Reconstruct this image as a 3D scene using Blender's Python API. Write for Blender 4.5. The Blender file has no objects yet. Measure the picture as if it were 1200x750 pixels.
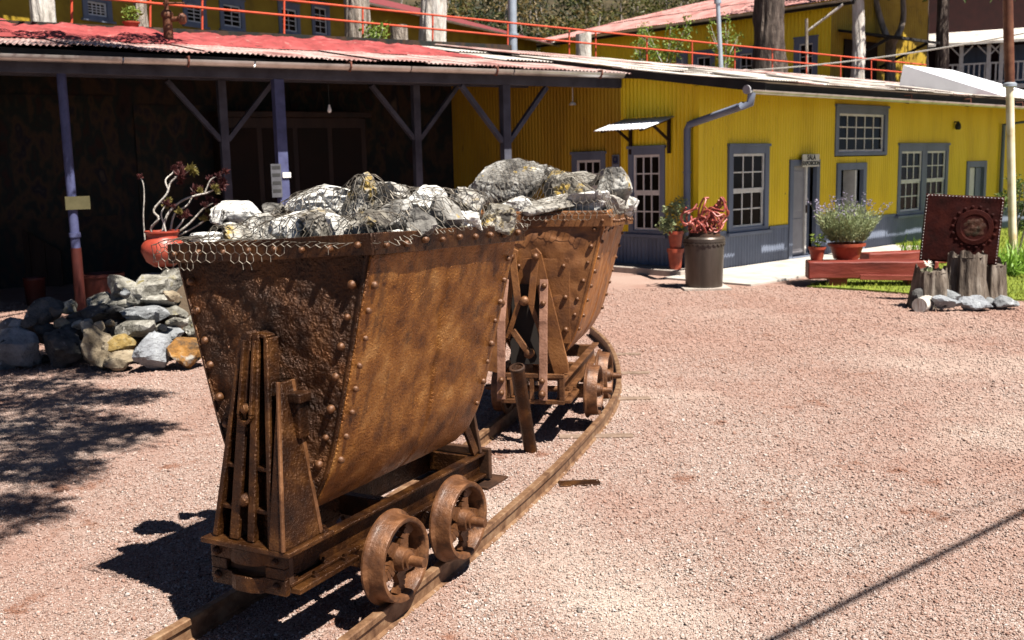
import bpy, bmesh, math, random
import numpy as np
from mathutils import Vector, Matrix, noise, Euler

random.seed(7); rng = np.random.default_rng(7)
S = bpy.context.scene
COL = S.collection
R = math.radians

# ------------------------------------------------------------------ camera
EYE = 1.95; FL = 1204.7; PITCH = .1492; ROLL = .0218
_f = Vector((0, math.cos(PITCH), -math.sin(PITCH))); _r0 = Vector((1, 0, 0)); _u0 = _r0.cross(_f)
_r = _r0*math.cos(ROLL) - _u0*math.sin(ROLL); _u = _r0*math.sin(ROLL) + _u0*math.cos(ROLL)
cam = bpy.data.cameras.new('camera'); camo = bpy.data.objects.new('camera', cam); COL.objects.link(camo)
camo.matrix_world = Matrix(((_r.x, _u.x, -_f.x, 0), (_r.y, _u.y, -_f.y, 0), (_r.z, _u.z, -_f.z, EYE), (0, 0, 0, 1)))
cam.sensor_width = 36; cam.lens = 36*FL/1200; cam.clip_end = 600; cam.clip_start = .05
cam.dof.use_dof = True; cam.dof.focus_distance = 4.6; cam.dof.aperture_fstop = 5.0
S.camera = camo
# ------------------------------------------------------------------ light
SUN_EL, SUN_AZ = R(60), R(133)
SV = Vector((math.sin(SUN_AZ)*math.cos(SUN_EL), math.cos(SUN_AZ)*math.cos(SUN_EL), math.sin(SUN_EL)))
W = bpy.data.worlds.new('World'); S.world = W; W.use_nodes = True
_sk = W.node_tree.nodes.new('ShaderNodeTexSky'); _sk.sky_type = 'NISHITA'; _sk.sun_disc = False
_sk.sun_elevation = SUN_EL; _sk.sun_rotation = SUN_AZ; _sk.altitude = 2700; _sk.air_density = .4; _sk.dust_density = .4; _sk.ozone_density = .4
_bg = W.node_tree.nodes['Background']; _bg.inputs[1].default_value = .05
W.node_tree.links.new(_sk.outputs[0], _bg.inputs[0])
sun = bpy.data.lights.new('sun', 'SUN'); sun.energy = 5.0; sun.angle = R(.5); sun.color = (1, .95, .87)
suno = bpy.data.objects.new('sun', sun); COL.objects.link(suno)
suno.rotation_euler = SV.to_track_quat('Z', 'Y').to_euler(); suno.location = SV*30
S.view_settings.view_transform = 'Standard'; S.view_settings.look = 'None'
S.view_settings.exposure = 1.5; S.view_settings.gamma = 1
S.cycles.max_bounces = 6; S.cycles.diffuse_bounces = 1; S.cycles.transparent_max_bounces = 12
S.cycles.use_denoising = True

def ray(px, py): return _f + _r*((px-600)/FL) + _u*((375-py)/FL)
def gp(px, py, z=0.):
    d = ray(px, py); return Vector((0, 0, EYE)) + d*((z-EYE)/d.z)
def at(px, py, Y):
    d = ray(px, py); return Vector((0, 0, EYE)) + d*(Y/d.y)
def mpx(n, Y): return n*Y/FL          # metres for n photo pixels at depth Y

# ------------------------------------------------------------------ mesh helpers
class MB:
    def __init__(s): s.v = []; s.f = []
    def add(s, vs, fs):
        o = len(s.v); s.v += [tuple(p) for p in vs]; s.f += [tuple(i+o for i in f) for f in fs]; return s
    def hexa(s, c):
        return s.add(c, [(0, 3, 2, 1), (4, 5, 6, 7), (0, 1, 5, 4), (1, 2, 6, 5), (2, 3, 7, 6), (3, 0, 4, 7)])
    def box(s, x0, x1, y0, y1, z0, z1, M=None):
        c = [Vector(p) for p in ((x0, y0, z0), (x1, y0, z0), (x1, y1, z0), (x0, y1, z0), (x0, y0, z1), (x1, y0, z1), (x1, y1, z1), (x0, y1, z1))]
        if M is not None: c = [M @ p for p in c]
        return s.hexa(c)
    def wbox(s, F, a0, a1, z0, z1, o0, o1):
        return s.hexa([F(a0, z0, o0), F(a1, z0, o0), F(a1, z0, o1), F(a0, z0, o1), F(a0, z1, o0), F(a1, z1, o0), F(a1, z1, o1), F(a0, z1, o1)])
    def bar(s, p0, p1, w, h, up=(0, 0, 1), w1=None, h1=None):
        p0 = Vector(p0); p1 = Vector(p1); d = (p1-p0).normalized(); up = Vector(up)
        a = d.cross(up)
        if a.length < 1e-4: a = d.cross(Vector((0, 1, 0)))
        a.normalize(); b = a.cross(d); w1 = w if w1 is None else w1; h1 = h if h1 is None else h1
        q = lambda p, w, h: [p-a*w/2-b*h/2, p+a*w/2-b*h/2, p+a*w/2+b*h/2, p-a*w/2+b*h/2]
        return s.add(q(p0, w, h)+q(p1, w1, h1), [(0, 3, 2, 1), (4, 5, 6, 7), (0, 1, 5, 4), (1, 2, 6, 5), (2, 3, 7, 6), (3, 0, 4, 7)])
    def tube(s, pts, r, n=8, cap=True):
        pts = [Vector(p) for p in pts]; m = len(pts); rs = r if hasattr(r, '__len__') else [r]*m
        ref = None; vs = []
        for i, p in enumerate(pts):
            d = (pts[min(i+1, m-1)]-pts[max(i-1, 0)]).normalized()
            if ref is None:
                ref = d.orthogonal().normalized()
            else:
                ref = ref-d*ref.dot(d)
                ref = ref.normalized() if ref.length > 1e-6 else d.orthogonal().normalized()
            b = d.cross(ref)
            vs += [p+(ref*math.cos(2*math.pi*k/n)+b*math.sin(2*math.pi*k/n))*rs[i] for k in range(n)]
        fs = [(i*n+k, i*n+(k+1) % n, (i+1)*n+(k+1) % n, (i+1)*n+k) for i in range(m-1) for k in range(n)]
        if cap: fs += [tuple(range(n-1, -1, -1)), tuple((m-1)*n+k for k in range(n))]
        return s.add(vs, fs)
    def lathe(s, prof, n=24, M=None, cap=True):
        vs = []
        for r, z in prof:
            for k in range(n):
                a = 2*math.pi*k/n; p = Vector((r*math.cos(a), r*math.sin(a), z)); vs.append(M @ p if M is not None else p)
        m = len(prof)
        fs = [(i*n+k, i*n+(k+1) % n, (i+1)*n+(k+1) % n, (i+1)*n+k) for i in range(m-1) for k in range(n)]
        if cap: fs += [tuple(range(n-1, -1, -1)), tuple((m-1)*n+k for k in range(n))]
        return s.add(vs, fs)
    def prism(s, poly, ax, a0, a1, M=None):
        g = {'x': lambda p, a: (a, p[0], p[1]), 'y': lambda p, a: (p[0], a, p[1]), 'z': lambda p, a: (p[0], p[1], a)}[ax]
        n = len(poly); vs = [Vector(g(p, a0)) for p in poly]+[Vector(g(p, a1)) for p in poly]
        if M is not None: vs = [M @ p for p in vs]
        return s.add(vs, [tuple(range(n)), tuple(range(2*n-1, n-1, -1))]+[(i, n+i, n+(i+1) % n, (i+1) % n) for i in range(n)])
    def grid(s, fn, nu, nv):
        vs = [fn(i/nu, j/nv) for j in range(nv+1) for i in range(nu+1)]
        return s.add(vs, [(j*(nu+1)+i, j*(nu+1)+i+1, (j+1)*(nu+1)+i+1, (j+1)*(nu+1)+i) for j in range(nv) for i in range(nu)])
    def mesh(s, name, mat, smooth=None, fix=True):
        me = bpy.data.meshes.new(name); me.from_pydata(s.v, [], s.f)
        if fix:
            bm = bmesh.new(); bm.from_mesh(me); bmesh.ops.recalc_face_normals(bm, faces=bm.faces); bm.to_mesh(me); bm.free()
        if smooth is not None:
            me.polygons.foreach_set('use_smooth', [True]*len(me.polygons))
            if smooth < 180: me.set_sharp_from_angle(angle=R(smooth))
        me.materials.append(mat); me.update(); return me
    def build(s, name, mat, parent=None, smooth=None, bevel=0, fix=True, solid=0):
        return put(name, s.mesh(name, mat, smooth, fix), parent, bevel=bevel, solid=solid)

def put(name, me, parent=None, M=None, bevel=0, solid=0):
    o = bpy.data.objects.new(name, me); COL.objects.link(o)
    if parent is not None: o.parent = parent
    if M is not None: o.matrix_local = M
    if solid:
        m = o.modifiers.new('thickness', 'SOLIDIFY'); m.thickness = solid; m.offset = 0
    if bevel:
        m = o.modifiers.new('edge', 'BEVEL'); m.width = bevel; m.segments = 2; m.limit_method = 'ANGLE'; m.angle_limit = R(35)
    return o
def tag(o, label, cat, group=None, kind=None):
    if label: o['label'] = label
    if cat: o['category'] = cat
    if group: o['group'] = group
    if kind: o['kind'] = kind
    return o
def struct(o, kind='structure'): o['kind'] = kind; return o
def thing(name, label, cat, loc=(0, 0, 0), rz=0, group=None):
    o = bpy.data.objects.new(name, None); COL.objects.link(o); o.location = loc; o.rotation_euler = (0, 0, rz)
    o.empty_display_size = .2
    o.matrix_basis = Matrix.Translation(loc) @ Matrix.Rotation(rz, 4, 'Z')
    return tag(o, label, cat, group)
def orient(p, n, up=None):
    n = Vector(n).normalized(); return Matrix.Translation(p) @ n.to_track_quat('Z', 'Y').to_matrix().to_4x4()
def N(p, sc=1., seed=0): return noise.noise(Vector((p[0]*sc+seed*13.7, p[1]*sc+seed*7.1, p[2]*sc-seed*3.3)))

# ------------------------------------------------------------------ materials
def mat(name, cols, scale=4., rough=.8, bump=.3, bscale=40., bdist=.01, metal=0., detail=6., spec=.3, rr=None, stretch=None, rand=False,
        spots=None, vcol=None, coat=0., trans=0., lo=.3, hi=.7, streak=None):
    """cols: list of linear colours spread over a noise; spots: [(colour, scale, threshold, softness)]"""
    m = bpy.data.materials.new(name); m.use_nodes = True; nt = m.node_tree; n = nt.nodes; L = nt.links.new
    b = n['Principled BSDF']
    b.inputs['Metallic'].default_value = metal; b.inputs['Roughness'].default_value = rough
    b.inputs['Specular IOR Level'].default_value = spec
    if coat: b.inputs['Coat Weight'].default_value = coat; b.inputs['Coat Roughness'].default_value = .25
    tc = n.new('ShaderNodeTexCoord'); mp = n.new('ShaderNodeMapping'); L(tc.outputs['Object'], mp.inputs[0])
    if stretch: mp.inputs['Scale'].default_value = stretch
    if rand:
        oi = n.new('ShaderNodeObjectInfo'); ml = n.new('ShaderNodeVectorMath'); ml.operation = 'SCALE'
        cx = n.new('ShaderNodeCombineXYZ'); L(oi.outputs['Random'], cx.inputs[0]); L(oi.outputs['Random'], cx.inputs[1])
        L(cx.outputs[0], ml.inputs[0]); ml.inputs['Scale'].default_value = 53.; L(ml.outputs[0], mp.inputs['Location'])
    def nz(sc, det=detail, ro=.6):
        t = n.new('ShaderNodeTexNoise'); t.inputs['Scale'].default_value = sc; t.inputs['Detail'].default_value = det
        t.inputs['Roughness'].default_value = ro; L(mp.outputs[0], t.inputs['Vector']); return t.outputs[0]
    src = nz(scale)
    rp = n.new('ShaderNodeValToRGB'); L(src, rp.inputs[0]); el = rp.color_ramp.elements
    k = len(cols)
    if k == 1: cols = cols*2; k = 2
    for i, c in enumerate(cols):
        pos = lo+(hi-lo)*i/(k-1)
        e = el[i] if i < 2 else el.new(pos)
        e.position = pos; e.color = (*c, 1)
    c = rp.outputs[0]
    if vcol:
        at_ = n.new('ShaderNodeAttribute'); at_.attribute_name = vcol
        mx = n.new('ShaderNodeMix'); mx.data_type = 'RGBA'; mx.blend_type = 'MULTIPLY'; mx.inputs[0].default_value = 1
        L(c, mx.inputs[6]); L(at_.outputs['Color'], mx.inputs[7]); c = mx.outputs[2]
    for sc_col, sc, th, so in (spots or []):
        t = nz(sc, 5, .65); r2 = n.new('ShaderNodeMapRange'); r2.inputs[1].default_value = th; r2.inputs[2].default_value = th+so; L(t, r2.inputs[0])
        mx = n.new('ShaderNodeMix'); mx.data_type = 'RGBA'; L(r2.outputs[0], mx.inputs[0]); L(c, mx.inputs[6]); mx.inputs[7].default_value = (*sc_col, 1); c = mx.outputs[2]
    if streak:
        mp2 = n.new('ShaderNodeMapping'); mp2.inputs['Scale'].default_value = (14, 14, 1.1); L(tc.outputs['Object'], mp2.inputs[0])
        t = n.new('ShaderNodeTexNoise'); t.inputs['Scale'].default_value = 1; t.inputs['Detail'].default_value = 5; L(mp2.outputs[0], t.inputs['Vector'])
        r2 = n.new('ShaderNodeMapRange'); r2.inputs[1].default_value = streak[1]; r2.inputs[2].default_value = streak[1]+streak[2]; r2.inputs[4].default_value = .5; L(t.outputs[0], r2.inputs[0])
        mx = n.new('ShaderNodeMix'); mx.data_type = 'RGBA'; L(r2.outputs[0], mx.inputs[0]); L(c, mx.inputs[6]); mx.inputs[7].default_value = (*streak[0], 1); c = mx.outputs[2]
    L(c, b.inputs['Base Color'])
    if rr:
        t = nz(scale*2.3); r2 = n.new('ShaderNodeMapRange'); r2.inputs[1].default_value = .3; r2.inputs[2].default_value = .7
        r2.inputs[3].default_value = rr[0]; r2.inputs[4].default_value = rr[1]; L(t, r2.inputs[0]); L(r2.outputs[0], b.inputs['Roughness'])
    if bump:
        t = nz(bscale, 5, .6); bp = n.new('ShaderNodeBump'); bp.inputs['Strength'].default_value = bump; bp.inputs['Distance'].default_value = bdist
        L(t, bp.inputs['Height']); L(bp.outputs[0], b.inputs['Normal'])
    if trans:
        o = n['Material Output']; tl = n.new('ShaderNodeBsdfTranslucent'); L(c, tl.inputs[0]); ms = n.new('ShaderNodeMixShader'); ms.inputs[0].default_value = trans
        L(b.outputs[0], ms.inputs[1]); L(tl.outputs[0], ms.inputs[2]); L(ms.outputs[0], o.inputs[0])
    return m

def earth(nt, c, vec, far=.55):
    """red earth showing between the stones: broad stains, small bare spots, wheel ruts, redder towards the far yard"""
    n = nt.nodes; L = nt.links.new
    def nz(sc, det=6, ro=.62, st=None):
        t = n.new('ShaderNodeTexNoise'); t.inputs['Scale'].default_value = sc; t.inputs['Detail'].default_value = det; t.inputs['Roughness'].default_value = ro
        if st:
            mp = n.new('ShaderNodeMapping'); mp.inputs['Scale'].default_value = st; mp.inputs['Rotation'].default_value = (0, 0, .5); L(vec, mp.inputs[0]); L(mp.outputs[0], t.inputs['Vector'])
        else: L(vec, t.inputs['Vector'])
        return t.outputs[0]
    def rg(src, a, b, d):
        r = n.new('ShaderNodeMapRange'); r.inputs[1].default_value = a; r.inputs[2].default_value = b; r.inputs[4].default_value = d; L(src, r.inputs[0]); return r.outputs[0]
    def mx(f, c, col):
        m = n.new('ShaderNodeMix'); m.data_type = 'RGBA'; L(f, m.inputs[0]); L(c, m.inputs[6]); m.inputs[7].default_value = (*col, 1); return m.outputs[2]
    c = mx(rg(nz(.5), .42, .66, .65), c, (.235, .135, .105))
    c = mx(rg(nz(.8, st=(1, .18, 1)), .52, .64, .5), c, (.21, .115, .085))
    c = mx(rg(nz(2.3), .60, .67, .75), c, (.15, .062, .035))
    c = mx(rg(nz(.33, 3), .52, .64, .45), c, (.42, .36, .31))
    sx = n.new('ShaderNodeSeparateXYZ'); L(vec, sx.inputs[0])
    return mx(rg(sx.outputs[1], 5.5, 12, far), c, (.275, .165, .130))
def gravel_mat():
    m = bpy.data.materials.new('gravel'); m.use_nodes = True; nt = m.node_tree; n = nt.nodes; L = nt.links.new; b = n['Principled BSDF']
    b.inputs['Roughness'].default_value = .95; b.inputs['Specular IOR Level'].default_value = .1
    tc = n.new('ShaderNodeTexCoord')
    def vor(sc, feat='F1'):
        v = n.new('ShaderNodeTexVoronoi'); v.feature = feat; v.inputs['Scale'].default_value = sc; L(tc.outputs['Object'], v.inputs['Vector']); return v
    v1 = vor(130); sp = n.new('ShaderNodeSeparateColor'); L(v1.outputs['Color'], sp.inputs[0])
    rp = n.new('ShaderNodeValToRGB'); L(sp.outputs[0], rp.inputs[0]); el = rp.color_ramp.elements
    cs = [(0, (.05, .035, .028)), (.10, (.15, .10, .078)), (.4, (.235, .163, .135)), (.7, (.30, .23, .20)), (1, (.38, .325, .295))]
    el[0].position = 0; el[0].color = (*cs[0][1], 1); el[1].position = 1; el[1].color = (*cs[4][1], 1)
    for p, c in cs[1:4]: e = el.new(p); e.color = (*c, 1)
    def nz(sc, det=5, ro=.6):
        t = n.new('ShaderNodeTexNoise'); t.inputs['Scale'].default_value = sc; t.inputs['Detail'].default_value = det; t.inputs['Roughness'].default_value = ro; L(tc.outputs['Object'], t.inputs['Vector']); return t.outputs[0]
    def mixc(f, a, bcol, mode='MIX'):
        mx = n.new('ShaderNodeMix'); mx.data_type = 'RGBA'; mx.blend_type = mode; L(f, mx.inputs[0]); L(a, mx.inputs[6]); mx.inputs[7].default_value = (*bcol, 1); return mx.outputs[2]
    def rng_(src, a, bb, c=0, d=1):
        r = n.new('ShaderNodeMapRange'); r.inputs[1].default_value = a; r.inputs[2].default_value = bb; r.inputs[3].default_value = c; r.inputs[4].default_value = d; L(src, r.inputs[0]); return r.outputs[0]
    c = earth(nt, rp.outputs[0], tc.outputs['Object'])
    L(c, b.inputs['Base Color'])
    bp = n.new('ShaderNodeBump'); bp.inputs['Strength'].default_value = .8; bp.inputs['Distance'].default_value = .008; bp.invert = True
    L(v1.outputs['Distance'], bp.inputs['Height'])
    b2 = n.new('ShaderNodeBump'); b2.inputs['Strength'].default_value = .5; b2.inputs['Distance'].default_value = .05; L(nz(7), b2.inputs['Height']); L(b2.outputs[0], bp.inputs['Normal'])
    L(bp.outputs[0], b.inputs['Normal'])
    return m

M = {}
M['gravel'] = gravel_mat()
M['pebble'] = mat('pebble', [(.85, .85, .85), (1, 1, 1)], 30, .9, .3, 200, .003, spec=.15, vcol='col')
_p = M['pebble'].node_tree; _b = _p.nodes['Principled BSDF']; _c = _b.inputs['Base Color'].links[0].from_socket
_p.links.new(earth(_p, _c, next(x for x in _p.nodes if x.type == 'TEX_COORD').outputs['Object'], .4), _b.inputs['Base Color'])
RUST = dict(scale=7, metal=.55, spec=.5, rr=(.24, .44))
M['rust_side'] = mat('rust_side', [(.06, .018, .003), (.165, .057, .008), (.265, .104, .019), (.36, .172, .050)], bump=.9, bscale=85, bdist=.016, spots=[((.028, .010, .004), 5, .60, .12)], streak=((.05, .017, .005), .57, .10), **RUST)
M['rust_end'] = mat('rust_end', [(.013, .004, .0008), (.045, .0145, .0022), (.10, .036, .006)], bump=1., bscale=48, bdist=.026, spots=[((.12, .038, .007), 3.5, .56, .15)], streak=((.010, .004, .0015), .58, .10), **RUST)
M['rust_frame'] = mat('rust_frame', [(.010, .003, .0008), (.040, .0135, .003), (.125, .050, .013)], bump=.8, bscale=75, bdist=.012, **RUST)
M['rust_pink'] = mat('rust_pink', [(.045, .017, .006), (.11, .045, .016), (.20, .092, .04)], 9, .45, .6, 60, .008, .3, spec=.45)
M['wheel'] = mat('wheel', [(.03, .011, .004), (.095, .037, .013), (.19, .085, .036)], 9, .5, .55, 55, .007, .2, spec=.4, rr=(.38, .62), spots=[((.03, .012, .005), 6, .58, .1)])
M['strap'] = mat('strap', [(.12, .055, .034), (.22, .11, .07), (.30, .16, .11)], 9, .55, .5, 60, .008, .1)
M['rust_dark'] = mat('rust_dark', [(.012, .006, .004), (.04, .018, .009), (.075, .034, .017)], 8, .6, .4, 80, .005, .2)
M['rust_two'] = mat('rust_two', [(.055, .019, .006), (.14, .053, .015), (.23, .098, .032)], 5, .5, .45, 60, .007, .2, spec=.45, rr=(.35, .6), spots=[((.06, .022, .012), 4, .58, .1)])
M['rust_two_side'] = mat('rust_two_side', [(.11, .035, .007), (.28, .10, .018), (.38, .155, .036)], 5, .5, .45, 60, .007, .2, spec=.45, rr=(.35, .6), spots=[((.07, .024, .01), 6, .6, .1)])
M['wire'] = mat('wire', [(.06, .048, .036), (.30, .265, .22)], 14, .5, 0, metal=.4)
M['rail'] = mat('rail', [(.07, .032, .016), (.17, .09, .046), (.26, .165, .095)], 14, .55, .4, 90, .004, .3, spec=.4)
M['sleeper'] = mat('sleeper', [(.10, .065, .045), (.22, .155, .115)], 12, .9, .5, 60)
def ore_mat(nm, cols, lichen, crack):
    m = mat(nm, cols, 5, .9, .8, 24, .018, detail=8, rand=True, lo=.26, hi=.68, spots=lichen)
    nt = m.node_tree; n = nt.nodes; L = nt.links.new; b = n['Principled BSDF']
    c = b.inputs['Base Color'].links[0].from_socket; mp = next(x for x in n if x.type == 'MAPPING')
    tn = n.new('ShaderNodeTexNoise'); tn.inputs['Scale'].default_value = 9; tn.inputs['Detail'].default_value = 4; L(mp.outputs[0], tn.inputs['Vector'])
    mv = n.new('ShaderNodeVectorMath'); mv.operation = 'MULTIPLY_ADD'; mv.inputs[1].default_value = (.12,)*3; L(tn.outputs['Color'], mv.inputs[0]); L(mp.outputs[0], mv.inputs[2])
    v = n.new('ShaderNodeTexVoronoi'); v.feature = 'DISTANCE_TO_EDGE'; v.inputs['Scale'].default_value = 13; L(mv.outputs[0], v.inputs['Vector'])
    r = n.new('ShaderNodeMapRange'); r.inputs[1].default_value = .0; r.inputs[2].default_value = .10; r.inputs[3].default_value = crack; r.inputs[4].default_value = 0; L(v.outputs[0], r.inputs[0])
    t2 = n.new('ShaderNodeTexNoise'); t2.inputs['Scale'].default_value = 6; L(mp.outputs[0], t2.inputs['Vector'])
    r2 = n.new('ShaderNodeMapRange'); r2.inputs[1].default_value = .42; r2.inputs[2].default_value = .58; L(t2.outputs[0], r2.inputs[0])
    mu = n.new('ShaderNodeMath'); mu.operation = 'MULTIPLY'; L(r.outputs[0], mu.inputs[0]); L(r2.outputs[0], mu.inputs[1])
    mx = n.new('ShaderNodeMix'); mx.data_type = 'RGBA'; L(mu.outputs[0], mx.inputs[0]); L(c, mx.inputs[6]); mx.inputs[7].default_value = (.022, .018, .015, 1); L(mx.outputs[2], b.inputs['Base Color'])
    old = b.inputs['Normal'].links[0].from_socket; bp = n.new('ShaderNodeBump'); bp.inputs['Strength'].default_value = .6; bp.inputs['Distance'].default_value = .016
    r3 = n.new('ShaderNodeMapRange'); r3.inputs[2].default_value = .22; L(v.outputs[0], r3.inputs[0]); L(r3.outputs[0], bp.inputs['Height']); L(old, bp.inputs['Normal']); L(bp.outputs[0], b.inputs['Normal'])
    M[nm] = m
LI = (.30, .20, .04)
ore_mat('ore', [(.03, .025, .02), (.12, .108, .09), (.27, .25, .22), (.42, .40, .37)], [(LI, 6, .60, .10)], .9)
ore_mat('ore_white', [(.08, .07, .057), (.32, .305, .275), (.50, .485, .455), (.58, .57, .55)], [((.03, .025, .02), 9, .62, .06), (LI, 5, .62, .10)], .85)
ore_mat('ore_dark', [(.012, .011, .010), (.05, .046, .042), (.16, .15, .135), (.42, .41, .385)], [(LI, 7, .62, .06)], .9)
ore_mat('ore_lichen', [(.025, .02, .016), (.15, .135, .11), (.42, .40, .36)], [(LI, 7, .53, .08), ((.03, .026, .022), 14, .58, .05)], .9)
def stone(nm, a, b, c, sp=None): M[nm] = mat(nm, [a, b, c], 6, .88, .9, 20, .03, detail=9, rand=True, lo=.34, hi=.66, spots=(sp or [])+[(tuple(.12*x for x in a), 8, .60, .07), (tuple(min(.42, 1.25*x+.03) for x in c), 13, .63, .05)])
stone('stone_pale', (.05, .046, .036), (.17, .16, .135), (.31, .295, .26), [((.13, .105, .03), 5, .60, .08), ((.02, .018, .014), 9, .62, .06)])
stone('stone_grey', (0.09, 0.093, 0.096), (0.162, 0.168, 0.174), (0.228, 0.234, 0.24))
stone('stone_blue', (0.144, 0.15, 0.162), (0.204, 0.213, 0.228), (0.252, 0.264, 0.276))
stone('stone_tan', (0.096, 0.072, 0.045), (0.204, 0.162, 0.108), (0.276, 0.228, 0.162))
stone('stone_ochre', (.05, .04, .02), (.19, .125, .035), (.27, .22, .12))
stone('stone_orange', (.05, .03, .015), (.22, .10, .02), (.30, .20, .09), [((.24, .22, .19), 5, .56, .08)])
stone('stone_dark', (0.025, 0.025, 0.025), (0.06, 0.058, 0.055), (0.1, 0.095, 0.09))
CORR = dict(stretch=(1, 1, .25))
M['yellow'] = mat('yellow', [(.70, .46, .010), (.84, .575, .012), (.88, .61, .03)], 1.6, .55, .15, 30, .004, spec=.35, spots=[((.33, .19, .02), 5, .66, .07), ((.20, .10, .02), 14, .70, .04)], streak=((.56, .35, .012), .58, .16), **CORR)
M['yellow_shaded'] = mat('yellow_shaded', [(.26, .14, .008), (.36, .20, .009), (.42, .25, .014)], 1.6, .6, .15, 30, .004, spec=.3, spots=[((.16, .08, .012), 4, .62, .08)], **CORR)  # wall yellow with the shed's shade mixed into the colour
M['yellow_upper_shade'] = mat('yellow_upper_shade', [(.20, .125, .012), (.30, .19, .013), (.36, .24, .02)], 1.5, .7, .2, 20, .006)  # dim mustard, shade of the upper walls is in the colour
M['blue'] = mat('blue', [(.10, .115, .155), (.14, .16, .21), (.17, .19, .245)], 2, .55, .15, 30, .004, stretch=(1, 1, .3))
M['post_blue'] = mat('post_blue', [(.035, .037, .08), (.055, .060, .13), (.075, .084, .165)], 5, .6, .3, 40, .005)
M['timber_grey'] = mat('timber_grey', [(.030, .030, .042), (.052, .052, .070), (.072, .074, .095)], 3, .7, .3, 40, .005)
M['white'] = mat('white', [(.55, .51, .47), (.72, .69, .65)], 8, .5, .1, 40, .003)
M['glass'] = mat('glass', [(.006, .005, .004), (.016, .012, .009)], 1.5, .18, 0, spec=.04)
M['dark'] = mat('dark', [(.012, .009, .007), (.02, .015, .012)], 2, .9, 0)
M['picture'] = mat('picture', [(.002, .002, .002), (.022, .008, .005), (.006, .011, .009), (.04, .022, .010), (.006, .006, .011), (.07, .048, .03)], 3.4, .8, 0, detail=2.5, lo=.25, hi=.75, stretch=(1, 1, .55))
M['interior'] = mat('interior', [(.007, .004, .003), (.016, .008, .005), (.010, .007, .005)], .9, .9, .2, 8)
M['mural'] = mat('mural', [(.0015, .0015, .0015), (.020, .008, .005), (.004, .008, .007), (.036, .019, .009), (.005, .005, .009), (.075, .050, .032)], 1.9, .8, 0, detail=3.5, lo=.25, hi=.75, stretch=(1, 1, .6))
M['door'] = mat('door', [(.21, .20, .215), (.29, .28, .29)], 3, .55, .1, 30, .003)
M['roof_metal'] = mat('roof_metal', [(.20, .16, .14), (.40, .36, .32), (.54, .50, .46), (.30, .22, .18)], 1.4, .6, .25, 25, .004, .15, spec=.3, detail=8)
M['roof_pink'] = mat('roof_pink', [(.13, .05, .045), (.25, .13, .115), (.38, .29, .265), (.20, .075, .065)], 1.6, .7, .3, 25, .005, detail=8)
M['roof_hall'] = mat('roof_hall', [(.17, .06, .052), (.28, .125, .11), (.34, .19, .17), (.23, .08, .07)], 1.6, .7, .3, 25, .005, detail=8)
M['roof_red'] = mat('roof_red', [(.13, .022, .020), (.22, .035, .034), (.29, .065, .06)], 2.2, .75, .6, 9, .03, detail=8, spots=[((.30, .14, .12), 4, .60, .10), ((.05, .012, .010), 6, .61, .06)])
M['roof_wine'] = mat('roof_wine', [(.10, .018, .02), (.18, .035, .035)], 3, .7, .2, 25)
M['roof_white'] = mat('roof_white', [(.66, .67, .70), (.78, .79, .82)], 2, .5, .1, 30)
M['gutter'] = mat('gutter', [(.30, .27, .25), (.50, .47, .44), (.60, .58, .56)], 3, .35, .1, 30, .003, .7, spec=.5)
M['bracket'] = mat('bracket', [(.10, .035, .02), (.18, .06, .04)], 8, .7, .2, 40)
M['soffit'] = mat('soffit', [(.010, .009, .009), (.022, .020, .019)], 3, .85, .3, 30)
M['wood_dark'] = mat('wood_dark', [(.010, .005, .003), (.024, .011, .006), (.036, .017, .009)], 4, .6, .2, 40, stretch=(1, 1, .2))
M['red_wood'] = mat('red_wood', [(.06, .010, .007), (.15, .023, .014), (.22, .05, .034)], 4, .6, .6, 22, .012, stretch=(.25, 1, 1))
M['terracotta'] = mat('terracotta', [(.17, .026, .011), (.26, .042, .018), (.32, .07, .035)], 6, .55, .2, 40, .004, spec=.4)
M['pot_red'] = mat('pot_red', [(.20, .026, .014), (.29, .042, .022), (.34, .08, .05)], 5, .45, .3, 40, .004, spec=.45)
M['drum'] = mat('drum', [(.035, .027, .022), (.065, .05, .04), (.10, .08, .066)], 4, .38, .2, 40, .004, .5, spec=.5, stretch=(1, 1, .15))
M['concrete'] = mat('concrete', [(.26, .23, .20), (.35, .32, .285), (.41, .38, .345)], 2, .9, .4, 30, .008)
M['kerb'] = mat('kerb', [(.24, .20, .17), (.36, .31, .27)], 5, .9, .5, 30, .01)
M['sculpt'] = mat('sculpt', [(.10, .016, .012), (.24, .045, .032), (.36, .11, .085)], 9, .4, .1, 40, spec=.5)
M['panel'] = mat('panel', [(.008, .0015, .001), (.022, .003, .002), (.036, .006, .003)], 4, .7, .5, 30, .01, 0, spec=.1)
M['panel_dark'] = mat('panel_dark', [(.006, .003, .002), (.018, .007, .004)], 6, .5, .5, 30, .01, .3)
M['panel_disc'] = mat('panel_disc', [(.02, .008, .004), (.05, .018, .009), (.025, .02, .01)], 8, .5, .7, 20, .02, .3)
M['daylight_white'] = mat('daylight_white', [(.6, .58, .55), (.75, .72, .7)], 8, .5, 0)  # white for painted spots of daylight
M['stump'] = mat('stump', [(.03, .022, .017), (.11, .085, .065), (.23, .195, .16)], 5, .9, .9, 18, .03, stretch=(2, 2, .35), rand=True)
M['bark'] = mat('bark', [(.09, .068, .052), (.26, .215, .175), (.42, .37, .32)], 3.2, .9, 1., 9, .10, stretch=(2.5, 2.5, .5), rand=True)
M['bark_dark'] = mat('bark_dark', [(.025, .018, .015), (.075, .055, .045), (.16, .125, .10)], 3.2, .9, 1., 9, .10, stretch=(2.5, 2.5, .5), rand=True)
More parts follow.
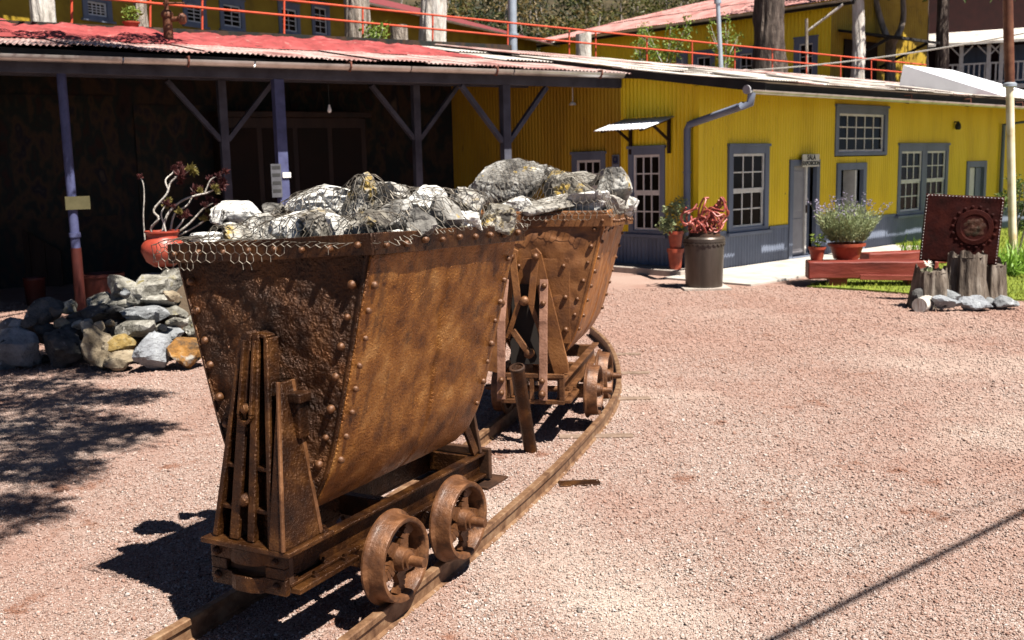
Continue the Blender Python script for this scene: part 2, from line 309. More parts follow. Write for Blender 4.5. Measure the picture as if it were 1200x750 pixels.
M['bark_white'] = mat('bark_white', [(.22, .19, .155), (.46, .42, .375), (.60, .565, .52)], 3.2, .9, .9, 8, .07, stretch=(2.5, 2.5, .5), rand=True)
def leaf(nm, a, b, tr=.3): M[nm] = mat(nm, [a, b], 2.5, .55, 0, spec=.3, trans=tr)
leaf('leaf', (.045, .075, .018), (.10, .14, .03)); leaf('leaf_lime', (.13, .19, .03), (.22, .29, .05))
leaf('leaf_dark', (.010, .016, .006), (.03, .042, .012)); leaf('leaf_dry', (.09, .065, .022), (.22, .155, .05))
leaf('leaf_olive', (.035, .04, .010), (.12, .115, .028)); leaf('leaf_silver', (.17, .21, .09), (.34, .37, .20)); leaf('lavender', (.20, .17, .25), (.32, .29, .37))
leaf('leaf_wine', (.035, .010, .012), (.12, .035, .03)); leaf('leaf_blade', (.10, .20, .02), (.22, .36, .05)); leaf('petal', (.75, .72, .6), (.85, .83, .74)); leaf('leaf_succ', (.10, .085, .02), (.22, .17, .05))
M['grass'] = mat('grass', [(.11, .14, .016), (.19, .22, .022), (.27, .28, .04)], 3, .8, .4, 60, .02)
M['lawn'] = mat('lawn', [(.09, .12, .012), (.17, .21, .02)], 3, .9, .6, 80, .03)
M['tub'] = mat('tub', [(.035, .006, .004), (.06, .010, .006)], 6, .6, .2, 40)
M['soil'] = mat('soil', [(.05, .035, .022), (.10, .07, .045)], 6, .95, .6, 40, .02)
M['hill'] = mat('hill', [(.012, .011, .005), (.04, .03, .013), (.075, .055, .025)], .35, .95, .8, 2.5, .3)
M['rail_red'] = mat('rail_red', [(.42, .05, .02), (.52, .08, .035)], 8, .5, 0, spec=.4)
M['galv'] = mat('galv', [(.30, .34, .38), (.44, .48, .52)], 3, .4, .1, 30, .003, .5)
M['pole_rust'] = mat('pole_rust', [(.04, .012, .006), (.095, .032, .014), (.14, .06, .03)], 5, .6, .2, 40, .004)
M['pole_cream'] = mat('pole_cream', [(.40, .28, .12), (.60, .52, .36), (.68, .62, .50)], 3, .5, .2, 30, .004)
M['paper'] = mat('paper', [(.055, .055, .06), (.09, .09, .10)], 8, .7, 0)
M['paper_yellow'] = mat('paper_yellow', [(.05, .043, .016), (.08, .068, .03)], 8, .7, 0)
M['ink'] = mat('ink', [(.02, .02, .02), (.03, .03, .03)], 8, .7, 0)
M['ink_blue'] = mat('ink_blue', [(.01, .015, .05), (.02, .025, .08)], 8, .5, 0)
M['cream_sign'] = mat('cream_sign', [(.55, .50, .42), (.68, .63, .54)], 14, .7, 0)
M['wine_wall'] = mat('wine_wall', [(.018, .004, .0035), (.03, .006, .005)], 3, .8, .1, 20)
M['cable'] = mat('cable', [(.30, .28, .25), (.42, .40, .37)], 8, .6, 0)
M['cable_dark'] = mat('cable_dark', [(.03, .03, .03), (.04, .04, .04)], 8, .6, 0)
M['plastic'] = mat('plastic', [(.75, .73, .68), (.8, .78, .74)], 8, .5, 0)

# ------------------------------------------------------------------ rocks
def rock_mesh(name, m, size, seed, sub=3, rough=.07, cuts=20, rot=None):
    bm = bmesh.new(); bmesh.ops.create_icosphere(bm, subdivisions=sub, radius=1)
    rs = random.Random(seed)
    pl = []
    for k in range(cuts):
        v = Vector((rs.gauss(0, 1), rs.gauss(0, 1), rs.gauss(0, 1))).normalized(); pl.append((v, rs.uniform(.36, .78)))
    ax_ = Vector((rs.gauss(0, 1), rs.gauss(0, 1), rs.gauss(0, 1))).normalized(); lay = rs.uniform(2.5, 5)
    Rm = (rot if rot is not None else Euler((rs.uniform(0, 6), rs.uniform(0, 6), rs.uniform(0, 6)))).to_matrix()
    for v in bm.verts:
        d = v.co.normalized(); r = 1.
        for nn, dd in pl:
            c = d.dot(nn)
            if c > .05: r = min(r, dd/c)
        st = d.dot(ax_)*lay; r *= 1+.05*(st-math.floor(st)-.5)
        r *= 1+rough*(N(d, 1.6, seed)+.6*N(d, 3.7, seed+3)+.4*N(d, 8, seed+5)+.22*N(d, 17, seed+9))
        v.co = d*r
    # normalise to the wanted box size
    co = np.array([v.co[:] for v in bm.verts]); ext = np.abs(co).max(0)
    for v in bm.verts:
        v.co = Vector((v.co.x/ext[0]*size[0]/2, v.co.y/ext[1]*size[1]/2, v.co.z/ext[2]*size[2]/2))
    me = bpy.data.meshes.new(name); bm.to_mesh(me); bm.free()
    me.polygons.foreach_set('use_smooth', [True]*len(me.polygons)); me.set_sharp_from_angle(angle=R(22)); me.materials.append(m)
    return me

def leaves(mb, pts, size, rs, droop=0., asp=.5, dirs=None):
    """pointed two-triangle-pair leaves at pts"""
    for i, p in enumerate(pts):
        p = Vector(p); d = Vector((rs.gauss(0, 1), rs.gauss(0, 1), rs.gauss(0, 1)-droop)).normalized() if dirs is None else Vector(dirs[i]).normalized()
        a = d.orthogonal().normalized(); a = Matrix.Rotation(rs.uniform(0, 6.28), 3, d) @ a
        l = size*rs.uniform(.6, 1.3); w = l*asp; nn = d.cross(a)*l*.12
        o = len(mb.v)
        mb.v += [tuple(p), tuple(p+d*l*.45+a*w/2+nn), tuple(p+d*l), tuple(p+d*l*.45-a*w/2+nn)]
        mb.f += [(o, o+1, o+2, o+3)]
def cloud(rs, c, rad, n, shell=.35):
    out = []
    for _ in range(n):
        v = Vector((rs.gauss(0, 1), rs.gauss(0, 1), rs.gauss(0, 1))).normalized()*(rs.random()**shell)
        out.append(Vector((c[0]+v.x*rad[0], c[1]+v.y*rad[1], c[2]+v.z*rad[2])))
    return out

# ================================================================== SETTING
def ground_fn(u, v):
    return (-60+u*120, -10+v*110, 0)
struct(MB().grid(ground_fn, 1, 1).build('ground', M['gravel'], fix=False))

def pebbles():
    base = np.array([(1, 0, 0), (0, 1, 0), (-1, 0, 0), (0, -1, 0), (0, 0, 1), (0, 0, -1)], float)
    fc = np.array([(0, 1, 4), (1, 2, 4), (2, 3, 4), (3, 0, 4), (1, 0, 5), (2, 1, 5), (3, 2, 5), (0, 3, 5)])
    m_ = 215000; yy = 3.1*np.exp(rng.uniform(0, 1, m_)**.82*math.log(16/3.1)); P = np.c_[rng.uniform(-.57, .57, m_)*(yy+.3), yy]
    n = len(P); s = rng.gamma(4, .0009, n)+.0018
    far = np.clip((P[:, 1]-4)/8, 0, 1); s *= 1+.9*far
    ang = rng.uniform(0, 6.28, n); sc = np.c_[s*rng.uniform(.8, 1.35, n), s*rng.uniform(.7, 1.1, n), s*rng.uniform(.5, .9, n)]
    V = base[None]*sc[:, None, :]*rng.uniform(.75, 1.25, (n, 6, 1))
    t = rng.normal(0, .35, (n, 2)); V[:, :, 2] += V[:, :, 0]*t[:, :1]+V[:, :, 1]*t[:, 1:]
    c, si = np.cos(ang)[:, None], np.sin(ang)[:, None]
    X = V[:, :, 0]*c-V[:, :, 1]*si+P[:, :1]; Y = V[:, :, 0]*si+V[:, :, 1]*c+P[:, 1:]; Z = V[:, :, 2]+(s*.28)[:, None]
    co = np.stack([X, Y, Z], -1).reshape(-1, 3)
    F = (fc[None]+(np.arange(n)*6)[:, None, None]).reshape(-1, 3)
    me = bpy.data.meshes.new('loose_gravel'); me.vertices.add(len(co)); me.vertices.foreach_set('co', co.ravel())
    me.loops.add(F.size); me.loops.foreach_set('vertex_index', F.ravel()); me.polygons.add(len(F))
    me.polygons.foreach_set('loop_start', np.arange(len(F))*3); me.update(calc_edges=True)
    pal = np.array([(.37, .315, .27), (.32, .25, .205), (.28, .20, .16), (.225, .14, .105), (.43, .39, .35), (.16, .13, .11), (.035, .03, .027), (.29, .25, .22)])
    pal = pal*np.array([1.0, .965, .99]); ix = rng.choice(8, n, p=[.18, .2, .2, .15, .12, .07, .03, .05]); col = pal[ix]*rng.uniform(.85, 1.12, (n, 1))
    red = np.array([.29, .17, .125]); k = (np.clip((P[:, 1]-5.5)/7, 0, 1)*.45)[:, None]; col = col*(1-k)+red*k
    a = me.attributes.new('col', 'FLOAT_COLOR', 'POINT'); a.data.foreach_set('color', np.c_[np.repeat(col, 6, 0), np.ones(n*6)].ravel().astype(np.float32))
    me.materials.append(M['pebble']); o = put('loose_gravel', me); tag(o, 'loose pale pink gravel strewn over the yard', 'gravel', kind='stuff')
pebbles()

# ================================================================== TRACK
RR = [(-1.13, 3.0), (-.87, 3.5), (-.671, 3.923), (-.545, 4.21), (-.41, 4.52), (-.131, 5.184), (.192, 6.03), (.37, 6.55), (.56, 7.15), (.70, 7.62), (.865, 8.369), (.965, 9.288), (1.0, 10.2), (.98, 10.9), (.9, 11.7)]
def smooth_path(P, n=4):
    P = [Vector((*p, 0)) for p in P]; out = []
    for i in range(len(P)-1):
        a, b, c, d = P[max(i-1, 0)], P[i], P[i+1], P[min(i+2, len(P)-1)]
        for k in range(n):
            t = k/n; out.append(.5*((2*b)+(c-a)*t+(2*a-5*b+4*c-d)*t*t+(3*b-a-3*c+d)*t**3))
    return out+[P[-1]]
rp_ = smooth_path(RR)
def offset(P, o):
    out = []
    for i, p in enumerate(P):
        d = (P[min(i+1, len(P)-1)]-P[max(i-1, 0)]).normalized(); out.append(p+Vector((-d.y, d.x, 0))*o)
    return out
RAILP = [(-.026, -.02), (.026, -.02), (.026, .004), (.009, .012), (.008, .068), (.021, .076), (.021, .1), (.016, .105), (-.016, .105), (-.021, .1), (-.021, .076), (-.008, .068), (-.009, .012), (-.026, .004)]
def rail(P, label):
    mb = MB(); n = len(RAILP); vs = []
    for i, p in enumerate(P):
        d = (P[min(i+1, len(P)-1)]-P[max(i-1, 0)]).normalized(); a = Vector((d.y, -d.x, 0))
        vs += [p+a*x+Vector((0, 0, z)) for x, z in RAILP]
    fs = [(i*n+k, i*n+(k+1) % n, (i+1)*n+(k+1) % n, (i+1)*n+k) for i in range(len(P)-1) for k in range(n)]
    fs += [tuple(range(n-1, -1, -1)), tuple((len(P)-1)*n+k for k in range(n))]
    o = mb.add(vs, fs).build('rail', M['rail'], smooth=35); tag(o, label, 'rail', 'rails of the curved track'); return o
rail(rp_, 'rusty curved rail under the wheels facing the open yard')
rail(offset(rp_, .72), 'rusty rail on the far side of the track, poking out of the cart shadow')
def sleeper(px0, px1, py, lab):
    a = gp(px0, py); b = gp(px1, py-1.5); a.z = b.z = .006
    mb = MB().bar(a, b, .085, .018); o = mb.build('sleeper', M['sleeper'], bevel=.006); tag(o, lab, 'sleeper', 'sleeper ends beside the curved rail')
sleeper(690, 751, 417, 'weathered sleeper end beside the rail, farthest of the four')
sleeper(690, 762, 439, 'weathered sleeper end beside the rail, second farthest of the four')
sleeper(690, 762, 469, 'weathered sleeper end beside the rail, second nearest of the four')
sleeper(655, 742, 513, 'weathered sleeper end beside the rail, nearest of the four')
o = MB().bar(gp(655, 568)+Vector((0, 0, .004)), gp(703, 566)+Vector((0, 0, .004)), .10, .014).build('rusty_plate', M['rust_frame'], bevel=.004)
tag(o, 'flat rusty iron strip sunk in the gravel beside the rail', 'iron strip')

# ================================================================== CARTS
PROF = [(.506, 1.63), (.47, 1.49), (.42, 1.295), (.37, 1.10), (.325, .93), (.298, .84), (.262, .745), (.205, .645), (.13, .575), (.06, .548), (0, .54)]
def hwz(z):
    for (w0, z0), (w1, z1) in zip(PROF, PROF[1:]):
        if z0 >= z >= z1: return w1+(w0-w1)*(z-z1)/(z0-z1)
    return PROF[0][0]
def prof_at(v):
    L = [0]
    for (a, b), (c, d) in zip(PROF, PROF[1:]): L.append(L[-1]+math.hypot(a-c, b-d))
    t = v*L[-1]
    for i in range(len(PROF)-1):
        if t <= L[i+1]+1e-9:
            k = (t-L[i])/(L[i+1]-L[i]); (a, b), (c, d) = PROF[i], PROF[i+1]
            return a+(c-a)*k, b+(d-b)*k
    return PROF[-1]
YE0, YE1 = -.62, .58
RIV = MB().lathe([(.0175, -.004), (.0172, .008), (.015, .015), (.0095, .021), (.002, .023)], 10)
def rivet_mesh(m, cache={}):
    if m.name not in cache: cache[m.name] = RIV.mesh('rivet', m, 60)
    return cache[m.name]
def rivet(parent, p, n, m, s=1., nm='rivet'):
    return put(nm, rivet_mesh(m), parent, orient(p, Vector(n)+Vector((random.uniform(-.12, .12), random.uniform(-.12, .12), random.uniform(-.12, .12)))) @ Matrix.Scale(s*random.uniform(.68, 1.0), 4))
BOLT = MB().lathe([(.02, -.002), (.02, .012), (.011, .013), (.011, .026), (.002, .027)], 6)

def hopper(root, ms, me_, mr, seed, rimz, riv_m):
    def dent(y, z, sd, a): return a*(N((y, z, 0), 2.6, sd)+.55*N((y, z, 0), 6, sd+2)+.3*N((y, z, 0), 13, sd+4))
    for sg in (1, -1):
        def fn(u, v, sg=sg):
            y = YE0+(YE1-YE0)*u; x, z = prof_at(v*.999)
            e = min(1, 5*min(u, 1-u))*min(1, 6*v)
            dd = dent(y*1.0, z, seed+sg, .016)*e
            ys = .02+.03*N((z, 0, 0), 7, seed)+.10*(1.2-z); dd -= .011*math.exp(-((y-ys)/.010)**2)*(1 if z < 1.3 else .3)*e
            if ys < y: dd += .004*e
            return (sg*(x*(1 if sg > 0 else .955)+dd*.9), y, z+dd*.25)
        MB().grid(fn, 90, 66).build('side_plate', ms, root, smooth=180, fix=True, solid=.012)
    for ye, sg in ((YE0, -1), (YE1, 1)):
        def fe(u, v, ye=ye, sg=sg):
            z = 1.63-(1.63-.541)*v; t = 2*u-1; x = t*(hwz(z)-.002)*(1 if t > 0 else .955)
            e = min(1, 5*(1-abs(t)))*min(1, 5*v, 6*(1-v)+.1)
            dd = dent(x, z, seed+7+sg, .024)*e
            rid = .014*math.exp(-((z-1.47-.03*math.sin(x*16+1)-.03*N((x, 0, 0), 5, seed))/.022)**2)*e
            return (x, ye+sg*(dd-rid*.6+.012*math.exp(-(x/.2)**2)*e), z)
        MB().grid(fe, 72, 76).build('end_plate', me_, root, smooth=180, solid=.012)
    # corner seam laps
    for sg in (1, -1):
        mb = MB(); pts = [(sg*(x*(1 if sg > 0 else .955)-.012), YE0-.006, z) for x, z in [prof_at(k/24*.80) for k in range(25)]]
        mb.tube(pts, .007, 5); mb.build('seam', mr, root, smooth=60)
    for sg in (1, -1):
        mb = MB(); pts = [(sg*(x*(1 if sg > 0 else .955)-.012), YE1+.006, z) for x, z in [prof_at(k/24*.80) for k in range(25)]]
        mb.tube(pts, .007, 5); mb.build('seam', mr, root, smooth=60)
    # rim band: four bars of strip iron
    zr = lambda x, y: rimz[0]+rimz[1]*x+rimz[2]*y
    aL, aR = .500, .536; y0, y1 = YE0-.030, YE1+.036; t = .018; h = .082; a = aR
    def strip(p, q, inn):
        p = Vector(p); q = Vector(q); c = []
        n = 10; vs = []; fs = []
        for i in range(n+1):
            k = i/n; b = p.lerp(q, k); w = .005*N((b.x, b.y, 0), 4, seed+3); zz = zr(b.x, b.y)+.006*N((b.x, b.y, 1), 3, seed)
            o_ = b-inn*w; i_ = o_+inn*t
            vs += [(o_.x, o_.y, zz-h), (i_.x, i_.y, zz-h), (i_.x, i_.y, zz), (o_.x, o_.y, zz)]
        for i in range(n):
            fs += [(i*4+j, i*4+(j+1) % 4, i*4+4+(j+1) % 4, i*4+4+j) for j in range(4)]
        fs += [(3, 2, 1, 0), tuple(n*4+j for j in range(4))]
        MB().add(vs, fs).build('rim_band', mr, root, smooth=40, bevel=.003)
    strip((-aL, y0, 0), (aR, y0, 0), Vector((0, 1, 0))); strip((-aL, y1, 0), (aR, y1, 0), Vector((0, -1, 0)))
    strip((a, y0+t+.002, 0), (a, y1-t-.002, 0), Vector((-1, 0, 0))); strip((-aL, y0+t+.002, 0), (-aL, y1-t-.002, 0), Vector((1, 0, 0)))
    rs = random.Random(seed)
    for i in range(8):
        x = -.455+.133*i; rivet(root, (x, y0-.001, zr(x, y0)-.042+rs.uniform(-.006, .006)), (0, -1, 0), riv_m, .95)
    for i in range(9):
        y = -.56+.137*i
        rivet(root, (a+.001, y, zr(a, y)-.042+rs.uniform(-.006, .006)), (1, 0, 0), riv_m, .95)
        if i % 2: rivet(root, (-aL-.001, y, zr(-aL, y)-.042), (-1, 0, 0), riv_m, .95)
    for sg in (1, -1):
        for i in range(8):
            z = 1.51-.122*i+rs.uniform(-.01, .01)
            rivet(root, (sg*(hwz(z)*(1 if sg > 0 else .955)-.045-rs.uniform(0, .012)), YE0-.008, z), (0, -1, 0), riv_m, 1.05)
            v = .10+.083*i; x, zz = prof_at(v); x2, z2 = prof_at(v+.01); nn = Vector((-(z2-zz), 0, x2-x)).normalized()
            for yy in (YE0+.045, YE1-.04):
                p = (sg*(x*(1 if sg > 0 else .955)+.006), yy+rs.uniform(-.006, .006), zz+rs.uniform(-.01, .01)); rivet(root, p, (sg*abs(nn.x), 0, nn.z if nn.z < 0 else -nn.z), riv_m, 1.0)

def wheel(root, x, y, z, sg, m):
    Mx = Matrix.Translation((x, y, z)) @ Matrix.Rotation(sg*math.pi/2, 4, 'Y')
    prof = [(.158, .0), (.158, .004), (.206, .0), (.209, .006), (.207, .016), (.192, .024), (.187, .03), (.183, .092), (.180, .098), (.163, .098), (.157, .090), (.155, .05), (.158, 0)]
    w = put('wheel', wheel_me[m.name][0], root, Mx)
    put('hub', wheel_me[m.name][1], w)
    for k in range(5): put('spoke', wheel_me[m.name][2], w, Matrix.Rotation(k*2*math.pi/5+.3*y, 4, 'Z'))
    return w
wheel_me = {}
for m in (M['wheel'],):
    prof = [(.156, .002), (.200, .0), (.207, .005), (.207, .014), (.193, .022), (.1875, .03), (.1835, .09), (.180, .097), (.164, .097), (.158, .090)]
    a = MB().lathe(prof+[prof[0]], 48, cap=False).mesh('wheel', m, 50)
    b = MB().lathe([(.03, .0), (.06, .002), (.058, .05), (.05, .085), (.046, .102), (.036, .105), (.036, .118), (.024, .12)], 24).mesh('hub', m, 45)
    c = MB()
    pts = [(.045+.115*t, .022*math.sin(t*math.pi), .048) for t in [i/6 for i in range(7)]]
    for i in range(6):
        c.bar(pts[i], pts[i+1], (.068-.007*i if i < 3 else .046+.010*(i-3)), .034-.002*i, w1=None)
    wheel_me[m.name] = (a, b, c.mesh('spoke', m, 40))

def underframe(root, mf, hb, mw, y0=-.8, y1=.8):
    for sg in (1, -1):
        mb = MB(); xo = hb; xi = hb-.055
        mb.box(min(sg*xi, sg*xo), max(sg*xi, sg*xo), y0, y1, .446, .46).box(min(sg*xi, sg*xo), max(sg*xi, sg*xo), y0, y1, .328, .342)
        mb.box(min(sg*xi, sg*(xi+.014)), max(sg*xi, sg*(xi+.014)), y0+.001, y1-.001, .342, .446)
        mb.build('side_beam', mf, root, bevel=.003)
        mb = MB().box(min(sg*(xi-.02), sg*(xo+.04)), max(sg*(xi-.02), sg*(xo+.04)), y0+.005, y0+.40, .302, .3255); mb.build('foot_rail', mf, root, bevel=.004)
        for k in range(4): put('bolt', bolt_me[mf.name], root, orient((sg*(xo-.02+(.03 if k % 2 else 0)), y0+.04+.10*k, .343 if k % 2 == 0 else .3255), (0, 0, 1)))
        for yy in (-.29, .245):
            MB().box(min(sg*(xi-.01), sg*.30), max(sg*(xi-.01), sg*.30), yy-.055, yy+.055, .24, .3275).build('axle_box', mf, root, bevel=.006)
    for yy in (-.29, .245):
        MB().tube([(-.48, yy, .292), (-.45, yy, .292), (.465, yy, .292), (.485, yy, .292)], [.02, .023, .023, .02], 14).build('axle', mw, root, smooth=50)
        for sg in (1, -1): wheel(root, sg*.298, yy, .292, sg, mw)
    for yy in (y1-.06, -.05): MB().box(-hb+.06, hb-.06, yy, yy+.05, .345, .443).build('cross_member', mf, root, bevel=.003)
bolt_me = {k: BOLT.mesh('bolt', M[k], 40) for k in ('rust_frame', 'rust_pink')}

def taper_plate(xb, xt, zb, zt, yf0, yf1, yb, th, yt=None):
    h = th/2; yt = yb if yt is None else yt
    return MB().hexa([(xb-h, yf0, zb), (xb+h, yf0, zb), (xb+h, yb, zb), (xb-h, yb, zb), (xt-h, yf1, zt), (xt+h, yf1, zt), (xt+h, yt, zt), (xt-h, yt, zt)])

def cart_one():
    yaw = R(27.5)
    root = thing('mine_cart', 'large brown rusted ore cart in front, cast iron bracket on its end', 'mine cart', (-.689, 4.636, 0), -yaw, 'ore carts on the track')
    f = M['rust_frame']
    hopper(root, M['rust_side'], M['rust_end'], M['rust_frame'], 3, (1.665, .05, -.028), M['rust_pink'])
    underframe(root, f, .19, M['wheel'])
    # bumper plate with slot and hump
    mb = MB(); yb = -.805
    pf = lambda x: -.03*max(0, 1-(abs(x)/.085)**4) if abs(x) < .085 else 0
    xs = [-.19, -.15, -.10, -.085, -.07, -.04, 0, .04, .07, .085, .10, .15, .19]
    def rowz(z0, z1):
        vs = []; 
        for x in xs: yy = yb+pf(x); vs += [(x, yy-.026, z0), (x, yy, z0), (x, yy, z1), (x, yy-.026, z1)]
        n = len(xs); fs = [(3, 2, 1, 0), tuple((n-1)*4+j for j in range(4))]
        for i in range(n-1): fs += [(i*4+j, i*4+(j+1) % 4, i*4+4+(j+1) % 4, i*4+4+j) for j in range(4)]
        mb.add(vs, fs)
    rowz(.30, .366); rowz(.412, .478)
    mb.box(-.19, -.11, yb-.026, yb, .366, .412).box(.09, .19, yb-.026, yb, .366, .412)
    mb.build('bumper', f, root, smooth=30, bevel=.004)
    MB().box(-.185, .185, yb+.004, yb+.03, .31, .47).build('backing_plate', M['rust_dark'], root)
    for x, z in ((-.155, .34), (-.155, .44), (.145, .34), (.145, .44)): rivet(root, (x, yb-.026, z), (0, -1, 0), f, 1.1, 'bolt')
    # cast bracket: ribs, flanges, shelves
    MB().box(-.20, .25, -.875, -.585, .4815, .503).build('bracket_foot', f, root, bevel=.005)
    for x in (.215, .232): put('bolt', bolt_me['rust_frame'], root, orient((x-.01, -.70 if x < .22 else -.62, .503), (0, 0, 1)))
    ribs = [(-.152, -.066, 1.29), (-.052, -.034, 1.315), (.034, .010, 1.315), (.132, .058, 1.30)]
    for i, (xb, xt, zt) in enumerate(ribs):
        taper_plate(xb, xt, .503, zt, -.825, -.70, -.760, .016, -.645).build('rib', f, root, bevel=.004)
        w = (.022, .046, .034, .022)[i]
        MB().bar((xb, -.835, .505), (xt, -.708, zt+.002), w, .02, up=(0, -1, .1)).build('rib_flange', f, root, bevel=.005)
    for (a, b) in ((0, 1), (2, 3)):
        (xb0, xt0, z0), (xb1, xt1, z1) = ribs[a], ribs[b]
        mb = MB().hexa([(xb0, -.770, .504), (xb1, -.770, .504), (xb1, -.755, .504), (xb0, -.755, .504), (xt0, -.655, z0-.01), (xt1, -.655, z1-.01), (xt1, -.640, z1-.01), (xt0, -.640, z0-.01)])
        mb.build('bracket_back', f, root)
        for z in (.625, .79):
            k = (z-.503)/(1.3-.503); xa = xb0+(xt0-xb0)*k+.008; xc = xb1+(xt1-xb1)*k-.008; yf = -.82+.12*k
            MB().box(xa, xc, yf-.012, yf+.052, z-.009, z+.009).build('shelf', f, root, bevel=.004)
        MB().bar((xt0, -.685, z0+.002), (xt1, -.685, z1+.002), .06, .016).build('bracket_cap', f, root, bevel=.004)
    # slotted link between the ribs
    mb = MB(); pts = []
    for k in range(9): a = math.pi+math.pi*k/8; pts.append((-.012+.030*math.cos(a), -.772, 1.00+.030*math.sin(a)))
    pts = [(-.038, -.722, 1.29)]+pts+[(.014, -.722, 1.29)]
    for p, q in zip(pts, pts[1:]): mb.bar(p, q, .014, .03, up=(0, 1, 0))
    mb.build('slot_link', f, root, bevel=.003)
    MB().lathe([(.026, -.03), (.026, .010), (.02, .017), (.01, .021), (.002, .022)], 14, orient((-.008, -.815, .665), (0, -1, 0))).build('pin', f, root, smooth=50)
    MB().lathe([(.02, -.03), (.02, .012), (.012, .02), (.002, .021)], 12, orient((-.012, -.772, 1.025), (0, -1, 0))).build('pin', f, root, smooth=50)
    # corner gusset
    taper_plate(.215, .122, .503, 1.13, -.872, -.72, -.632, .016).build('gusset', f, root, bevel=.004)
    MB().hexa([(.150, -.874, .503), (.222, -.874, .503), (.222, -.862, .503), (.150, -.862, .503), (.116, -.730, 1.13), (.128, -.730, 1.13), (.128, -.718, 1.13), (.116, -.718, 1.13)]).build('gusset_flange', f, root, bevel=.004)
    MB().bar((.226, -.876, .505), (.124, -.733, 1.135), .012, .016, up=(0, -1, 0)).build('gusset_highlight', M['rust_pink'], root, bevel=.003)  # added bar in paler rust draws the highlight along the gusset edge
    MB().bar((.222, -.64, .505), (.124, -.65, 1.13), .014, .02, up=(0, -1, 0)).build('gusset_highlight', M['rust_pink'], root, bevel=.003)  # second added bar, same painted edge highlight at the back
    # lug on the end plate
    MB().box(.115, .20, -.70, -.61, 1.045, 1.085).box(.13, .185, -.69, -.61, .90, 1.045).build('lug', f, root, bevel=.006)
    # rear bracket
    for sg in (1, -1):
        MB().bar((sg*.15, .76, .46), (sg*.07, .66, 1.28), .022, .07, up=(1, 0, 0)).build('rear_rib', M['rust_dark'], root, bevel=.004)
        MB().bar((sg*.17, .72, .47), (sg*.13, .62, .74), .05, .02, up=(1, 0, 0)).build('rear_gusset', M['rust_frame'], root, bevel=.004)
    MB().box(-.20, .205, .802, .835, .31, .475).build('rear_bumper', M['rust_dark'], root, bevel=.005)
    MB().box(-.21, .25, .70, .93, .285, .30).build('rear_foot', M['rust_dark'], root, bevel=.004)
    return root

def cart_two():
    yaw = R(13.5)
    root = thing('mine_cart', 'red-brown rusted ore cart behind the front one, straps on its end', 'mine cart', (.325, 7.82, 0), -yaw, 'ore carts on the track')
    f = M['rust_pink']; xo = -.07
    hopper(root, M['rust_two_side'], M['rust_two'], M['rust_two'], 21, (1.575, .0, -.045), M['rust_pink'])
    underframe(root, f, .225, M['wheel'])
    MB().box(xo-.09, xo+.31, -.648, -.632, .70, 1.30).build('patch_plate', M['rust_two'], root, bevel=.003)
    for x, z in ((xo+.27, 1.25), (xo+.28, .80), (xo+.1, 1.25), (xo+.28, 1.03), (xo-.05, 1.25)): rivet(root, (x, -.648, z), (0, -1, 0), f, 1.3)
    for sg in (1, -1):
        poly = [(xo+sg*.045, 1.36), (xo+sg*.085, 1.38), (xo+sg*.12, 1.34), (xo+sg*.30, .56), (xo+sg*.30, .50), (xo+sg*.20, .48), (xo+sg*.16, .62)]
        MB().prism(poly, 'y', -.69, -.665).build('hinge_plate', M['rust_two'], root, bevel=.004)
        MB().bar((xo+sg*.14, -.705, 1.16), (xo+sg*.15, -.80, .88), .058, .014, up=(0, 1, 0)).bar((xo+sg*.15, -.80, .885), (xo+sg*.15, -.85, .33), .058, .014, up=(0, 1, 0)).build('strap', M['strap'], root, bevel=.003)
        for z, y in ((1.12, -.722), (1.00, -.762), (.47, -.852), (.38, -.86)): rivet(root, (xo+sg*.145, y, z), (0, -1, 0), f, 1.5, 'bolt')
        MB().bar((xo+sg*.085, -.70, 1.34), (xo+sg*.045, -.715, .98), .05, .014, up=(0, 1, 0)).bar((xo+sg*.045, -.715, .985), (xo+sg*.13, -.71, .74), .035, .013, up=(0, 1, 0)).build('link', M['rust_two'], root, bevel=.003)
        rivet(root, (xo+sg*.085, -.712, 1.32), (0, -1, 0), f, 1.6, 'bolt')
    MB().box(xo-.12, xo+.12, -.664, -.650, .55, 1.12).build('recess_shade', M['dark'], root)  # near-black sheet painting the shade behind the links
    MB().lathe([(.034, -.06), (.034, .0), (.026, .01), (.002, .014)], 14, orient((xo, -.735, 1.01), (0, -1, 0))).build('pin', f, root, smooth=50)
    MB().bar((xo-.09, -.72, .80), (xo+.03, -.74, .64), .045, .02, up=(0, 1, 0)).build('lever', f, root, bevel=.004)
    MB().lathe([(.035, -.03), (.035, .01), (.02, .025), (.002, .026)], 14, orient((xo+.03, -.74, .64), (0, -1, 0))).build('lever_knob', f, root, smooth=50)
    mb = MB().box(-.225, .225, -.835, -.805, .485, .515).box(-.225, .225, -.835, -.805, .30, .33).box(-.225, -.185, -.833, -.807, .33, .485).box(.19, .225, -.833, -.807, .33, .485).box(-.02, .01, -.833, -.807, .33, .485)
    mb.build('bumper', f, root, bevel=.004)
    MB().box(.10, .225, -.80, -.64, .4615, .48).build('bracket_foot', f, root, bevel=.004)
    return root
bpy.context.view_layer.update()
cart1 = cart_one(); cart2 = cart_two()
cart1.name = 'mine_cart'
bpy.context.view_layer.update()

